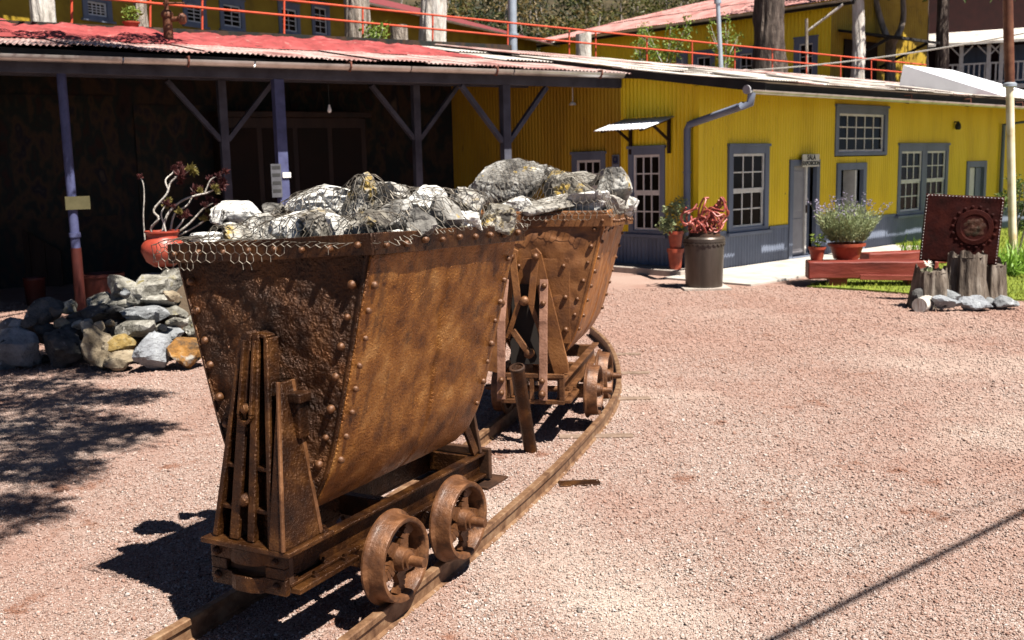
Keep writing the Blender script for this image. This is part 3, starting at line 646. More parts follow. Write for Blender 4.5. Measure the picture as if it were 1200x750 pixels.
# ------------------------------------------------------------------ ore heaps and wire netting
def on_cart(px, py, cart, yl):
    Mi = cart.matrix_basis.inverted(); o = Mi @ Vector((0, 0, EYE)); d = Mi.to_3x3() @ ray(px, py); t = (yl-o.y)/d.y; return o+d*t
def heap(cart, spec, zrim, seed, fill_label):
    pts = []
    for i, (px, py, w, h, yl, mk, lab, grp) in enumerate(spec):
        c = on_cart(px, py, cart, yl); wc = cart.matrix_basis @ c; dep = wc.y
        sx, sz = mpx(w, dep)*1.14, mpx(h, dep)*1.16; sy = (sx*.55+sz*.5)
        me = rock_mesh('ore_rock', M[mk], (sx, sy, sz), seed*100+i, 4)
        Mo = cart.matrix_basis @ Matrix.Translation(c) @ Matrix.Rotation(-cart.matrix_basis.to_euler().z+random.uniform(-.25, .25), 4, 'Z') @ Matrix.Rotation(random.uniform(-.12, .12), 4, 'Y')
        o = put('ore_rock', me, None, Mo); tag(o, lab, 'rock', grp)
        A = np.array([v.co[:] for v in me.vertices]); L = np.array(cart.matrix_basis.inverted() @ Mo); pts.append(A @ L[:3, :3].T+L[:3, 3])
    def fn(u, v):
        x = (2*u-1)*.48; y = YE0+.015+(YE1-YE0-.03)*v; e = min(1, 3*(1-abs(2*u-1)), 6*v, 6*(1-v))
        return (x, y, zrim-.09+.09*e+.05*N((x, y, 0), 5, seed)*e+.03*N((x, y, 0), 14, seed))
    o = MB().grid(fn, 40, 44).build('ore_rubble', M['ore_dark'], None, smooth=40); o.matrix_basis = cart.matrix_basis  # fill takes the dark ore so its colour gives black shade between rocks
    tag(o, fill_label, 'rubble', kind='stuff')
    pts.append(np.array([fn(i/50, j/50) for i in range(51) for j in range(51)]))
    return np.concatenate(pts)

def netting(cart, P, zrim, seed, label, cell=.044, ragged=.08):
    # height field of the heap, relaxed like a draped net
    res = .02; nx, ny = 62, 72; x0, y0 = -.62, -.76
    Hh = np.full((nx, ny), -9.)
    ix = ((P[:, 0]-x0)/res).astype(int); iy = ((P[:, 1]-y0)/res).astype(int); ok = (ix >= 0) & (ix < nx) & (iy >= 0) & (iy < ny)
    np.maximum.at(Hh, (ix[ok], iy[ok]), P[ok, 2]); Hh = np.maximum(Hh, zrim+.004)
    D = Hh.copy()
    for a in range(-2, 3):
        for b in range(-2, 3):
            if a*a+b*b <= 5: D = np.maximum(D, np.roll(np.roll(Hh, a, 0), b, 1))
    E = D.copy()
    for _ in range(30):
        Q = (np.roll(E, 1, 0)+np.roll(E, -1, 0)+np.roll(E, 1, 1)+np.roll(E, -1, 1))/4; E = np.maximum(D-.012, Q-.0022)
    def hgt(x, y):
        i = min(max((x-x0)/res-.5, 0), nx-1.01); j = min(max((y-y0)/res-.5, 0), ny-1.01); a, b = int(i), int(j); u, v = i-a, j-b
        return E[a, b]*(1-u)*(1-v)+E[a+1, b]*u*(1-v)+E[a, b+1]*(1-u)*v+E[a+1, b+1]*u*v
    ax, by0, by1 = .556, YE0-.050, YE1+.05; al = .518
    def pos(a, b):
        if a < 0: a *= al/ax
        ex = max(0, a-ax, -al-a); ey = max(0, by0-b, b-by1)
        x = max(-al, min(ax, a)); y = max(by0, min(by1, b)); e = ex+ey
        if e > 0:
            x += math.copysign(.012+.03*N((a, b, 0), 9, seed), a)*(ex > 0); y += (-1 if b < by0 else 1)*(.012+.03*abs(N((a, b, 0), 9, seed)))*(ey > 0)
            z = zrim+.008-e
        else:
            edge = min(ax-x, x+al, y-by0, by1-y); k = min(1, edge/.09); z = (zrim+.008)*(1-k)+max(hgt(x, y), zrim+.008)*k
            z += .006*N((a, b, 2), 16, seed)
        return Vector((x+.012*N((a, b, 5), 8, seed), y+.012*N((a, b, 7), 8, seed), z))
    def keep(a, b):
        ex = max(0, abs(a)-ax); ey = max(0, by0-b, b-by1)
        lim = ragged*(.95+1.1*N((a*1.0, b*.5, 0), 4.5, seed+1)) + (.035 if (b < by0 and a < .0) else -.015)
        if a > ax: lim = .012+.03*max(0, N((b, 0, 0), 5, seed))
        if b < by0 and a > .36: lim *= max(0, 1-(a-.36)/.12)
        return ex+ey < max(.004, lim)
    mb = MB(); w = cell; hh = w*1.06; rows = int(2.0/(hh*.75))
    cache = {}
    def vtx(r, c, k):   # hexagon corner grid
        return None
    edges = set()
    def key(x, y): return (round(x, 4), round(y, 4))
    for r in range(-rows//2, rows//2):
        for c in range(-20, 21):
            cx = c*w+(r % 2)*w/2; cy = r*hh*.75
            if abs(cx) > .75 or abs(cy) > .86: continue
            hv = [(cx, cy+hh/2), (cx+w/2, cy+hh/4), (cx+w/2, cy-hh/4), (cx, cy-hh/2), (cx-w/2, cy-hh/4), (cx-w/2, cy+hh/4)]
            for k in range(6):
                a, b = key(*hv[k]), key(*hv[(k+1) % 6]); edges.add((a, b) if a < b else (b, a))
    for a, b in sorted(edges):
        if not (keep(*a) and keep(*b)): continue
        p, q = pos(*a), pos(*b)
        if (p-q).length < .12: mb.tube([p, q], .0018, 3, cap=False)
    o = mb.build('wire_netting', M['wire'], None, fix=False); o.matrix_basis = cart.matrix_basis; tag(o, label, 'wire netting', 'wire nets over the ore')

G1 = 'rocks heaped in the front cart'; G2 = 'rocks heaped in the rear cart'
spec1 = [
 (275, 252, 70, 32, -.12, 'ore_white', 'long white slab leaning at the end of the front heap near the red pot', G1),
 (311, 268, 34, 46, -.30, 'ore_white', 'upright white rock beside the long white slab in the front cart', G1),
 (277, 276, 36, 28, -.46, 'ore_lichen', 'small tan rock under the long white slab in the front cart', G1),
 (240, 279, 40, 24, -.40, 'ore_white', 'small white rock at the outermost corner of the front heap, by the pot', G1),
 (341, 269, 46, 42, -.40, 'ore_white', 'white rock with a yellow spot, right of the upright white rock', G1),
 (374, 264, 38, 38, -.38, 'ore', 'grey speckled rock in the dip below the largest pale rock of the front cart', G1),
 (397, 269, 30, 34, -.48, 'ore_white', 'narrow white wedge of rock above the middle rivets of the front rim', G1),
 (380, 236, 86, 46, -.02, 'ore_white', 'largest pale rock of the front heap, rising to its summit', G1),
 (427, 234, 52, 54, -.06, 'ore_lichen', 'yellow lichen-covered boulder topping the front cart', G1),
 (432, 267, 54, 38, -.48, 'ore_lichen', 'pale lichened boulder sitting above the front cart corner', G1),
 (464, 250, 46, 52, -.12, 'ore_dark', 'dark grey rock right of the lichen-covered summit boulder', G1),
 (497, 240, 54, 42, .08, 'ore_white', 'white peaked rock in the middle of the front cart side', G1),
 (489, 265, 46, 38, -.26, 'ore_dark', 'streaky grey rock leaning below the white peaked rock', G1),
 (521, 256, 38, 48, .02, 'ore_dark', 'dark slab standing between two white rocks over the side rim', G1),
 (541, 261, 46, 34, .14, 'ore_white', 'white sloping rock lying over the side rim of the front cart', G1),
 (548, 242, 50, 40, .36, 'ore', 'grey rounded rock near the far end of the front heap', G1),
 (578, 256, 48, 36, .40, 'ore_lichen', 'pale rock with yellow top at the far corner of the front heap', G1),
 (468, 276, 26, 15, -.34, 'ore_white', 'smallest white chip of rock resting on the front side rim', G1),
 (347, 246, 36, 28, .18, 'ore', 'half hidden grey rock behind the dip of the front heap', G1),
 (460, 228, 44, 28, .32, 'ore', 'grey rock behind the lichen-covered summit boulder', G1),
 (318, 250, 32, 24, .10, 'ore_dark', 'shadowed rock behind the upright white rock', G1)]
spec2 = [
 (600, 219, 96, 58, -.12, 'ore_dark', 'biggest dark boulder with yellow lichen, rising over the rear cart', G2),
 (661, 226, 66, 50, -.28, 'ore_lichen', 'grey and yellow rock in the middle of the rear heap', G2),
 (690, 238, 56, 30, -.46, 'ore_white', 'white broken rock over the front rim of the rear cart', G2),
 (723, 221, 46, 48, -.05, 'ore_dark', 'dark rounded boulder at the window end of the rear heap', G2),
 (650, 242, 70, 22, -.50, 'ore', 'flat grey rock along the front rim of the rear cart', G2),
 (609, 243, 42, 24, -.50, 'ore_white', 'small pale rock under the biggest dark boulder', G2),
 (679, 210, 44, 26, .08, 'ore', 'pale rock behind the grey and yellow one of the rear heap', G2),
 (735, 240, 26, 26, .15, 'ore_white', 'pale rock at the far corner of the rear cart', G2),
 (712, 240, 36, 24, -.28, 'ore', 'speckled rock just below the dark rounded boulder', G2),
 (640, 206, 44, 26, .25, 'ore_dark', 'dark rock peeping out behind the middle of the rear heap', G2)]
P1 = heap(cart1, spec1, 1.665, 1, 'small broken ore filling the front cart between the rocks')
P2 = heap(cart2, spec2, 1.575, 2, 'small broken ore filling the rear cart between the rocks')
netting(cart1, P1, 1.668, 5, 'chicken wire net draped over the rocks of the front cart')
netting(cart2, P2, 1.578, 8, 'chicken wire net draped over the rocks of the rear cart', ragged=.05)

# leaning pipe between the carts
b = gp(622, 529); t = at(606, 431, 6.62)
d = (t-b).normalized()
root = thing('iron_pipe', 'rusty iron pipe stuck leaning in the gravel between the two carts', 'pipe', b)
MB().tube([-d*.1, (t-b)*.3, (t-b)*.7, t-b], [.046, .045, .046, .047], 18).build('pipe', M['rust_frame'], root, smooth=60)
MB().lathe([(.052, -.012), (.052, .006), (.04, .010), (.036, -.004)], 18, orient(t-b, d), cap=True).build('rim', M['rust_dark'], root, smooth=50)

# ================================================================== YELLOW BUILDING
KX, KY = 3.277, 17.926; BD = R(43.1)
bld = thing('yellow_building', 'long low yellow corrugated iron building with blue-grey wainscot and trim', 'building', (KX, KY, 0), BD)
FF = lambda s, z, o: (s, -o, z)          # facade frame: along, height, outward
FS = lambda t, z, o: (-o, t, z)          # side wall frame
def csheet(F, s0, s1, z0, z1, per, amp, o, name, m, parent, ztop=None):
    n = max(2, int((s1-s0)/per*6)); vs = []
    for j in (0, 1):
        for i in range(n+1):
            s = s0+(s1-s0)*i/n; vs.append(F(s, (ztop(s) if ztop else z1) if j else z0, o+amp*math.sin(2*math.pi*s/per)))
    return MB().add(vs, [(i, i+1, n+2+i, n+1+i) for i in range(n)]).build(name, m, parent, smooth=180, fix=False)
def clad(F, s0, s1, z0, z1, holes, parent, m, name, per=.088, amp=.011, w=.85, o=0., rs=random.Random(3), ztop=None):
    cuts = sorted(set([s0, s1]+[h[0] for h in holes if s0 < h[0] < s1]+[h[1] for h in holes if s0 < h[1] < s1]))
    for a, b in zip(cuts, cuts[1:]):
        k = max(1, round((b-a)/w))
        for i in range(k):
            p, q = a+(b-a)*i/k, a+(b-a)*(i+1)/k; zs = [(z0, z1)]
            for h in holes:
                if h[0]-1e-6 <= p and q <= h[1]+1e-6:
                    nz = []
                    for u, v in zs:
                        if h[2] > u: nz.append((u, min(v, h[2])))
                        if h[3] < v: nz.append((max(u, h[3]), v))
                        if h[3] <= u or h[2] >= v: nz = nz if nz else [(u, v)]
                    zs = [z for z in nz if z[1]-z[0] > .01]
            for u, v in zs: csheet(F, p, q+.004, u, v, per, amp, o+rs.uniform(-.002, .002), name, m, parent, ztop if v == z1 else None)
def window(F, s0, s1, z0, z1, parent, cols, rows, fw=.13, sash=2, glass='glass', trim='blue', bar='white', sill=True, o=0.):
    """outer casing, white sash bars, each pane"""
    m = MB(); m.wbox(F, s0, s0+fw, z0, z1, o-.03, o+.035); m.wbox(F, s1-fw, s1, z0, z1, o-.03, o+.035); m.wbox(F, s0-.02, s1+.02, z1, z1+.05, o-.03, o+.06)
    m.wbox(F, s0+fw, s1-fw, z1-fw, z1, o-.03, o+.034); m.wbox(F, s0+fw, s1-fw, z0, z0+fw*.6, o-.03, o+.034)
    if sill: m.wbox(F, s0-.06, s1+.06, z0-.06, z0-.002, o-.03, o+.09)
    w = m.build('window', M[trim], parent, bevel=.004)
    a0, a1, b0, b1 = s0+fw, s1-fw, z0+fw*.6, z1-fw
    m = MB(); t = .045
    bounds = [(b0, b1)] if sash == 1 else [(b0, (b0+b1)/2), ((b0+b1)/2, b1)]
    for i, (u, v) in enumerate(bounds):
        d = o-.028+(.016 if i == 1 else 0); nr = rows if sash == 1 else rows//2
        s_ = MB(); s_.wbox(F, a0, a0+t, u, v, d-.02, d+.016); s_.wbox(F, a1-t, a1, u, v, d-.02, d+.016); s_.wbox(F, a0+t, a1-t, u, u+t, d-.02, d+.015); s_.wbox(F, a0+t, a1-t, v-t, v, d-.02, d+.015)
        for c in range(1, cols): x = a0+t+(a1-a0-2*t)*c/cols; s_.wbox(F, x-.014, x+.014, u+t, v-t, d-.015, d+.010)
        for r in range(1, nr): z = u+t+(v-u-2*t)*r/nr; s_.wbox(F, a0+t, a1-t, z-.012, z+.012, d-.014, d+.008)
        s_.build('sash', M[bar], w, bevel=.003)
        for c in range(cols):
            for r in range(nr):
                x = a0+t+(a1-a0-2*t)*c/cols; x2 = a0+t+(a1-a0-2*t)*(c+1)/cols; z = u+t+(v-u-2*t)*r/nr; z2 = u+t+(v-u-2*t)*(r+1)/nr
                MB().wbox(F, x+.01, x2-.01, z+.008, z2-.008, d-.010, d-.005).build('pane', M[glass], w)
    # dark sheet standing in for the unlit room behind
    MB().wbox(F, s0+.02, s1-.02, z0+.02, z1-.02, o-.62, o-.60).build('room_dark', M['interior'], w)
    return w
OV = 1.66
def rz_(y): return 3.34+(y)*(.12 if y < 0 else .165)
WZ0, WZ1, WB = .66, 2.20, .69
def casing(F, s0, s1, z1, fw, parent, name, o=0., z0=.02):
    m = MB(); m.wbox(F, s0, s0+fw, z0, z1, o-.05, o+.04); m.wbox(F, s1-fw, s1, z0, z1, o-.05, o+.04); m.wbox(F, s0+fw, s1-fw, z1-fw, z1, o-.05, o+.039); m.wbox(F, s0+fw, s1-fw, z0-.01, z0+.05, o-.25, o+.05)
    return m.build(name, M['blue'], parent, bevel=.004)
fac_holes = [(.86, 2.14, WZ0, WZ1), (2.86, 3.94, 0, 1.94), (4.62, 5.82, 0, 1.85), (4.52, 6.69, 1.98, 2.98), (7.24, 9.72, WZ0, WZ1), (10.76, 11.91, 0, 1.81)]
for m_, u, v, nm, per in ((M['yellow'], WB, 3.32, 'wall_sheet', .088), (M['blue'], 0, WB, 'wainscot_board', .088)):
    clad(FF, 0, 17, u, v, fac_holes, bld, m_, nm, per=per)
side_holes = [(.72, 1.56, WZ0, WZ1), (2.13, 2.98, .9, 2.13)]
clad(FS, 0, 1.75, WB, 4.05, side_holes, bld, M['yellow'], 'wall_sheet', ztop=lambda t: rz_(t)-.02); clad(FS, 1.75, 6.6, WB, 4.05, side_holes, bld, M['yellow_shaded'], 'wall_sheet', ztop=lambda t: rz_(t)-.02); clad(FS, 0, 6.6, 0, WB, side_holes, bld, M['blue'], 'wainscot_board')  # sheets under the shed roof get the darker yellow in place of shade
MB().wbox(FF, -.03, .09, 0, 3.23, -.0, .022).wbox(FS, .0, .09, 0, 3.23, -.0, .022).build('corner_trim', M['yellow'], bld)
for a, b in ((.1, .8), (2.2, 2.85), (3.95, 4.61), (5.83, 7.2), (9.8, 10.75), (11.92, 17)): MB().wbox(FF, a, b, WB-.03, WB+.02, .002, .022).build('dado_rail', M['blue'], bld)
window(FF, .86, 2.14, WZ0, WZ1, bld, 3, 4); window(FF, 4.52, 6.69, 2.0, 2.98, bld, 5, 3, sash=1, sill=False)
window(FF, 7.24, 8.50, WZ0, WZ1, bld, 3, 4); window(FF, 8.48, 9.72, WZ0, WZ1, bld, 3, 4)
window(FS, .72, 1.56, WZ0, WZ1, bld, 3, 4, fw=.11); window(FS, 2.13, 2.98, .9, 2.13, bld, 3, 4, fw=.11)
# backing so the rooms are closed and dark
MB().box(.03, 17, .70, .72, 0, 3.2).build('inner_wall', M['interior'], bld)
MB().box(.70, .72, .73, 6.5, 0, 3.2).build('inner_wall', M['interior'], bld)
# doors
dr = casing(FF, 2.86, 3.94, 1.94, .12, bld, 'door')
m = MB().wbox(FF, 2.99, 3.50, .05, 1.82, -.09, -.055)
m.build('door_leaf', M['door'], dr, bevel=.004)
for z0, z1 in ((.18, .80), (.95, 1.72)):
    MB().wbox(FF, 3.06, 3.43, z0, z1, -.056, -.046).build('door_panel', M['door'], dr, bevel=.006)
MB().wbox(FF, 3.505, 3.57, .05, 1.82, -.10, -.02).build('door_edge', M['white'], dr, bevel=.004)
MB().wbox(FF, 3.58, 3.815, .05, 1.82, -.14, -.11).build('door_leaf', M['blue'], dr, bevel=.004)
MB().wbox(FF, 3.515, 3.555, .90, 1.05, -.02, .0).build('handle', M['rust_dark'], dr)
dr = casing(FF, 4.62, 5.82, 1.85, .14, bld, 'door')
MB().wbox(FF, 5.44, 5.50, .05, 1.70, -.30, -.02).build('door_edge', M['white'], dr, bevel=.004)
MB().wbox(FF, 5.51, 5.675, .05, 1.70, -.12, -.10).build('door_leaf', M['blue'], dr, bevel=.004)
MB().wbox(FF, 4.85, 5.15, .05, 1.6, -.62, -.60).build('inner_leaf', M['wood_dark'], dr)
dr = casing(FF, 10.76, 11.91, 1.81, .15, bld, 'door')
MB().wbox(FF, 10.92, 11.42, .05, 1.65, -.10, -.06).build('door_leaf', M['white'], dr, bevel=.004)
MB().wbox(FF, 11.43, 11.75, .05, 1.65, -.06, -.03).build('door_leaf', M['blue'], dr, bevel=.004)
# shop sign
sg = MB().wbox(FF, 3.17, 3.77, 1.80, 2.04, .09, .115).build('sign', M['cream_sign'], bld, bevel=.004)
def text(body, parent, F, s, z, o, size, m, rz=0.):
    cu = bpy.data.curves.new('lettering', 'FONT'); cu.body = body; cu.size = size; cu.align_x = 'CENTER'; cu.align_y = 'CENTER'; cu.extrude = .002; cu.offset = .004
    cu.materials.append(m); ob = bpy.data.objects.new('lettering', cu); COL.objects.link(ob); ob.parent = parent
    bpy.context.view_layer.update(); me = bpy.data.meshes.new_from_object(ob.evaluated_get(bpy.context.evaluated_depsgraph_get())); bpy.data.objects.remove(ob); ob = put('lettering', me, parent)
    p = Vector(F(s, z, o)); x = (Vector(F(s+1, z, o))-p).normalized(); y = Vector((0, 0, 1)); zz = x.cross(y)
    ob.matrix_local = Matrix.Translation(p) @ Matrix((x, y, zz)).transposed().to_4x4(); return ob
text('SALA', sg, FF, 3.47, 1.975, .118, .135, M['ink']); text('EXPOSICION', sg, FF, 3.47, 1.865, .118, .108, M['ink'])
# wall lamp, plaque
MB().lathe([(.05, 0), (.07, .05), (.055, .14), (.02, .17)], 12, Matrix.Translation((10.0, -.10, 2.56))).bar((10.0, .0, 2.74), (10.0, -.12, 2.74), .03, .03).build('wall_lamp', M['ink'], bld, smooth=50)
fp = lambda t, z, o: FS(t, z, o)
pq = MB().wbox(FS, 1.78, 1.95, 1.80, 2.10, .016, .03).build('plaque', M['blue'], bld)
MB().wbox(FS, 1.795, 1.935, 1.93, 2.085, .03, .034).build('plaque_face', M['paper'], pq)
MB().lathe([(.062, 0), (.062, .004), (.001, .0045)], 24, orient(FS(1.865, 2.007, .034), (-1, 0, 0))).build('plaque_disc', M['ink_blue'], pq)
MB().lathe([(.03, 0), (.03, .003), (.001, .0035)], 16, orient(FS(1.865, 2.02, .0385), (-1, 0, 0))).build('plaque_centre', M['paper'], pq)
# awning over the side window
aw = MB(); n = 40
vs = []
for j in (0, 1):
    for i in range(n+1): t = .50+1.15*i/n; vs.append(FS(t, (2.74 if j else 2.52)+.010*math.sin(2*math.pi*t/.076), .02 if j else .86))
awn = aw.add(vs, [(i, i+1, n+2+i, n+1+i) for i in range(n)]).build('awning', M['roof_white'], bld, smooth=180, fix=False, solid=.006)
for t in (.62, 1.50):
    MB().bar(FS(t, 2.10, .03), FS(t, 2.72, .03), .05, .05).bar(FS(t, 2.34, .05), FS(t, 2.60, .50), .04, .04).bar(FS(t, 2.695, .04), FS(t, 2.50, .82), .04, .04).build('awning_bracket', M['wood_dark'], awn)
# roof
def roof_sheet(x0, x1, y0, y1, dz, m, sk=0.):
    n = int((x1-x0)/.076*5); vs = []
    for j in range(4):
        for i in range(n+1):
            x = x0+(x1-x0)*i/n; y = y0+(y1-y0)*j/3+sk*(x-x0); vs.append((x, y, rz_(y)+dz+.011*math.sin(2*math.pi*x/.076)+.012*N((x, y, 0), 1.3, 4)))
    MB().add(vs, [(j*(n+1)+i, j*(n+1)+i+1, (j+1)*(n+1)+i+1, (j+1)*(n+1)+i) for j in range(3) for i in range(n)]).build('roof_sheet', m, bld, smooth=180, fix=False)
rs = random.Random(11); x = -.42
while x < 17:
    w = rs.uniform(.78, .9)
    e = rs.uniform(-.05, .07)
    roof_sheet(x, x+w+.06, -OV+e, 1.6, .03+rs.uniform(0, .02), M['roof_metal'] if rs.random() < .8 else M['roof_pink'], rs.uniform(-.02, .02))
    roof_sheet(x, x+w+.06, 1.4+rs.uniform(-.2, .1), 4.2, .06+rs.uniform(0, .02), M['roof_metal'], rs.uniform(-.02, .02))
    roof_sheet(x, x+w+.06, 4.0, 6.6, .09+rs.uniform(0, .02), M['roof_metal'] if rs.random() < .6 else M['roof_pink'])
    x += w
for (x0, x1, y0, y1) in ((2.2, 4.0, .3, 1.9), (6.0, 7.4, 1.0, 2.6), (8.9, 10.6, -.4, 1.2), (.6, 1.5, 2.2, 3.6)):
    MB().hexa([(x0, y0, rz_(y0)+.06), (x1, y0+.1, rz_(y0)+.06), (x1, y1, rz_(y1)+.09), (x0, y1, rz_(y1)+.09), (x0, y0, rz_(y0)+.085), (x1, y0+.1, rz_(y0)+.085), (x1, y1, rz_(y1)+.12), (x0, y1, rz_(y1)+.12)]).build('roof_patch', M['concrete'], bld)
ze = rz_(-OV)
MB().box(-.36, 17, -OV+.16, -OV+.20, ze-.13, ze+.012).build('fascia', M['soffit'], bld)
MB().hexa([(-.36, -OV+.20, ze-.03), (17, -OV+.20, ze-.03), (17, 0, 3.28), (-.36, 0, 3.28), (-.36, -OV+.20, ze-.01), (17, -OV+.20, ze-.01), (17, 0, 3.30), (-.36, 0, 3.30)]).build('soffit', M['soffit'], bld)
MB().hexa([(-.38, -OV+.1, ze-.14), (-.34, -OV+.1, ze-.14), (-.34, 6, rz_(6)-.14), (-.38, 6, rz_(6)-.14), (-.38, -OV+.1, ze+.012), (-.34, -OV+.1, ze+.012), (-.34, 6, rz_(6)+.012), (-.38, 6, rz_(6)+.012)]).build('barge_board', M['soffit'], bld)
for k in range(9):
    x = .5+1.9*k
    MB().bar((x, -OV+.21, ze-.03), (x, -.02, 3.25), .05, .05).build('rafter', M['soffit'], bld)
def gutter(parent, p0, p1, r, m, name='gutter'):
    p0 = Vector(p0); p1 = Vector(p1); d = (p1-p0).normalized(); a = Vector((d.y, -d.x, 0)); n = 9; vs = []
    for p in (p0, p1):
        for rr in (r, r-.006):
            for k in range(n): t = math.pi*k/(n-1); vs.append(p+a*math.cos(t)*rr-Vector((0, 0, 1))*math.sin(t)*rr)
    fs = [(i, i+1, 2*n+i+1, 2*n+i) for i in range(n-1)]+[(n+i, 3*n+i, 3*n+i+1, n+i+1) for i in range(n-1)]
    fs += [(0, 2*n, 3*n, n), (n-1, 2*n-1, 4*n-1, 3*n-1)]+[(i, n+i, n+i+1, i+1) for i in range(n-1)]+[(2*n+i, 2*n+i+1, 3*n+i+1, 3*n+i) for i in range(n-1)]
    return MB().add(vs, fs).build(name, m, parent, smooth=50)
gx = -0.961
gu = gutter(bld, (gx, -OV, ze-.125), (17, -OV, ze-.145), .062, M['gutter'])
for x in (4.3, 6.9, 9.6, 12.4): MB().tube([(x, -OV+.11, ze-.05), (x, -OV-.03, ze-.05), (x, -OV-.035, ze-.12), (x, -OV+.03, ze-.20), (x, -OV+.11, ze-.17)], .012, 6).build('gutter_bracket', M['bracket'], gu)
MB().lathe([(.068, 0), (.068, .03), (.001, .031)], 16, orient((gx, -OV+.04, ze-.12), (-1, 0, 0))).build('gutter_end', M['door'], gu)
dp = MB().tube([(-.085, .18, 0), (-.085, .18, 2.50), (-.075, .14, 2.58), (-.06, -.05, 2.63), (gx-.03, -OV+.10, ze-.36), (gx+.05, -OV+.02, ze-.33), (gx+.06, -OV, ze-.17)], .062, 12).build('downpipe', M['blue'], bld, smooth=50)
for z in (.6, 1.75): MB().lathe([(.072, 0), (.072, .03)], 14, Matrix.Translation((-.085, .18, z))).build('pipe_collar', M['blue'], dp, smooth=50)
MB().tube([(12.7, -.09, 0), (12.7, -.09, 2.7), (12.7, -OV+.06, ze-.28), (12.7, -OV+.04, ze-.17)], .05, 10).build('downpipe', M['blue'], bld, smooth=50)
# white skylight box on the roof
MB().hexa([(10.4, -.9, rz_(-.9)+.05), (13.2, -1.1, rz_(-1.1)+.05), (13.2, 1.6, rz_(1.6)+.05), (10.4, 1.6, rz_(1.6)+.05), (10.4, -.89, rz_(-.9)+.09), (13.2, -1.09, rz_(-1.1)+.09), (13.2, 1.5, rz_(1.5)+.62), (10.4, 1.5, rz_(1.5)+.62)]).build('roof_hatch', M['roof_white'], bld)

# pavement and kerb
def local_pts(P, z): return [bld.matrix_basis @ Vector((x, y, z)) for x, y in P]
pv = MB(); n_ = 0
slabs = []
for i in range(6):
    x0 = -1.0+i*1.35
    o = MB().box(x0+.006, x0+1.344, -1.75, -.02, -.05, .035).build('slab', M['concrete'], None, bevel=.008); slabs.append(o)
pav = bpy.data.objects.new('pavement', None); COL.objects.link(pav); pav.matrix_basis = bld.matrix_basis.copy(); pav['kind'] = 'structure'
for o in slabs: o.parent = pav
k = MB().box(-.62, -.05, -.1, 5.5, -.05, .11).build('kerb', M['kerb'], None, bevel=.015); k.parent = pav
# lawn
lp = [gp(945, 337), gp(1010, 341), gp(1070, 346), gp(1130, 352), gp(1205, 353), gp(1320, 345)]
w0 = [bld.matrix_basis @ Vector(p) for p in ((19, -3, 0), (19, -.02, 0), (7.2, -.02, 0), (4.4, -1.78, 0))]
poly = [Vector((p.x, p.y, 0)) for p in lp+w0]
mb = MB(); nn = len(poly); mb.add([(p.x, p.y, .03) for p in poly]+[(p.x, p.y, -.02) for p in poly], [tuple(range(nn))]+[(i, (i+1) % nn, nn+(i+1) % nn, nn+i) for i in range(nn)])
struct(mb.build('lawn', M['lawn']))
def inpoly(x, y):
    c = False
    for i in range(nn):
        a, b = poly[i], poly[i-1]
        if (a.y > y) != (b.y > y) and x < (b.x-a.x)*(y-a.y)/(b.y-a.y)+a.x: c = not c
    return c
mb = MB(); rs = random.Random(5); cnt = 0
while cnt < 16000:
    x, y = rs.uniform(4, 17), rs.uniform(12.5, 27)
    if abs(x/y) > .56 or not inpoly(x, y): continue
    cnt += 1; h = rs.uniform(.03, .075); a = rs.uniform(0, 6.28); w = .008; dx, dy = math.cos(a)*w, math.sin(a)*w; lx, ly = rs.gauss(0, .025), rs.gauss(0, .025)
    mb.add([(x-dx, y-dy, .025), (x+dx, y+dy, .025), (x+lx, y+ly, .03+h)], [(0, 1, 2)])
o = mb.build('grass', M['grass'], fix=False); tag(o, 'short sunlit green grass of the lawn by the yellow building', 'grass', kind='stuff')

# ================================================================== OPEN SHED
shed = thing('open_shed', 'dark open-fronted shed with red painted roof, blue-grey posts and braces', 'shed', (2.07, 19.21, 0), R(31.5))
FH = lambda s, z, o: (s, -o, z)
def on_local(px, py, root, yl):
    Mi = root.matrix_basis.inverted(); o = Mi @ Vector((0, 0, EYE)); d = Mi.to_3x3() @ ray(px, py); return o+d*((yl-o.y)/d.y)
SL = -13.5
zb = on_local(560, 99, shed, 0).z
MB().box(SL, -.02, -.07, .07, zb, zb+.19).build('eave_beam', M['timber_grey'], shed, bevel=.006)
def lerp_line(p, q):
    return lambda s: p.z+(q.z-p.z)*(s-p.x)/(q.x-p.x)
fl_, fr_ = on_local(2, 51, shed, -.75), on_local(735, 86, shed, -.75)
bl_, br_ = on_local(2, 36, shed, 4.8), on_local(735, 71, shed, 4.8)
zf = lerp_line(fl_, fr_); zk = lerp_line(bl_, br_)
def roofz(s, y):
    k = (y+.75)/5.55; return zf(s)*(1-k)+zk(s)*k
SR = fr_.x+.5
s540 = on_local(540, 60, shed, 3.0).x
rs = random.Random(4); x = SL
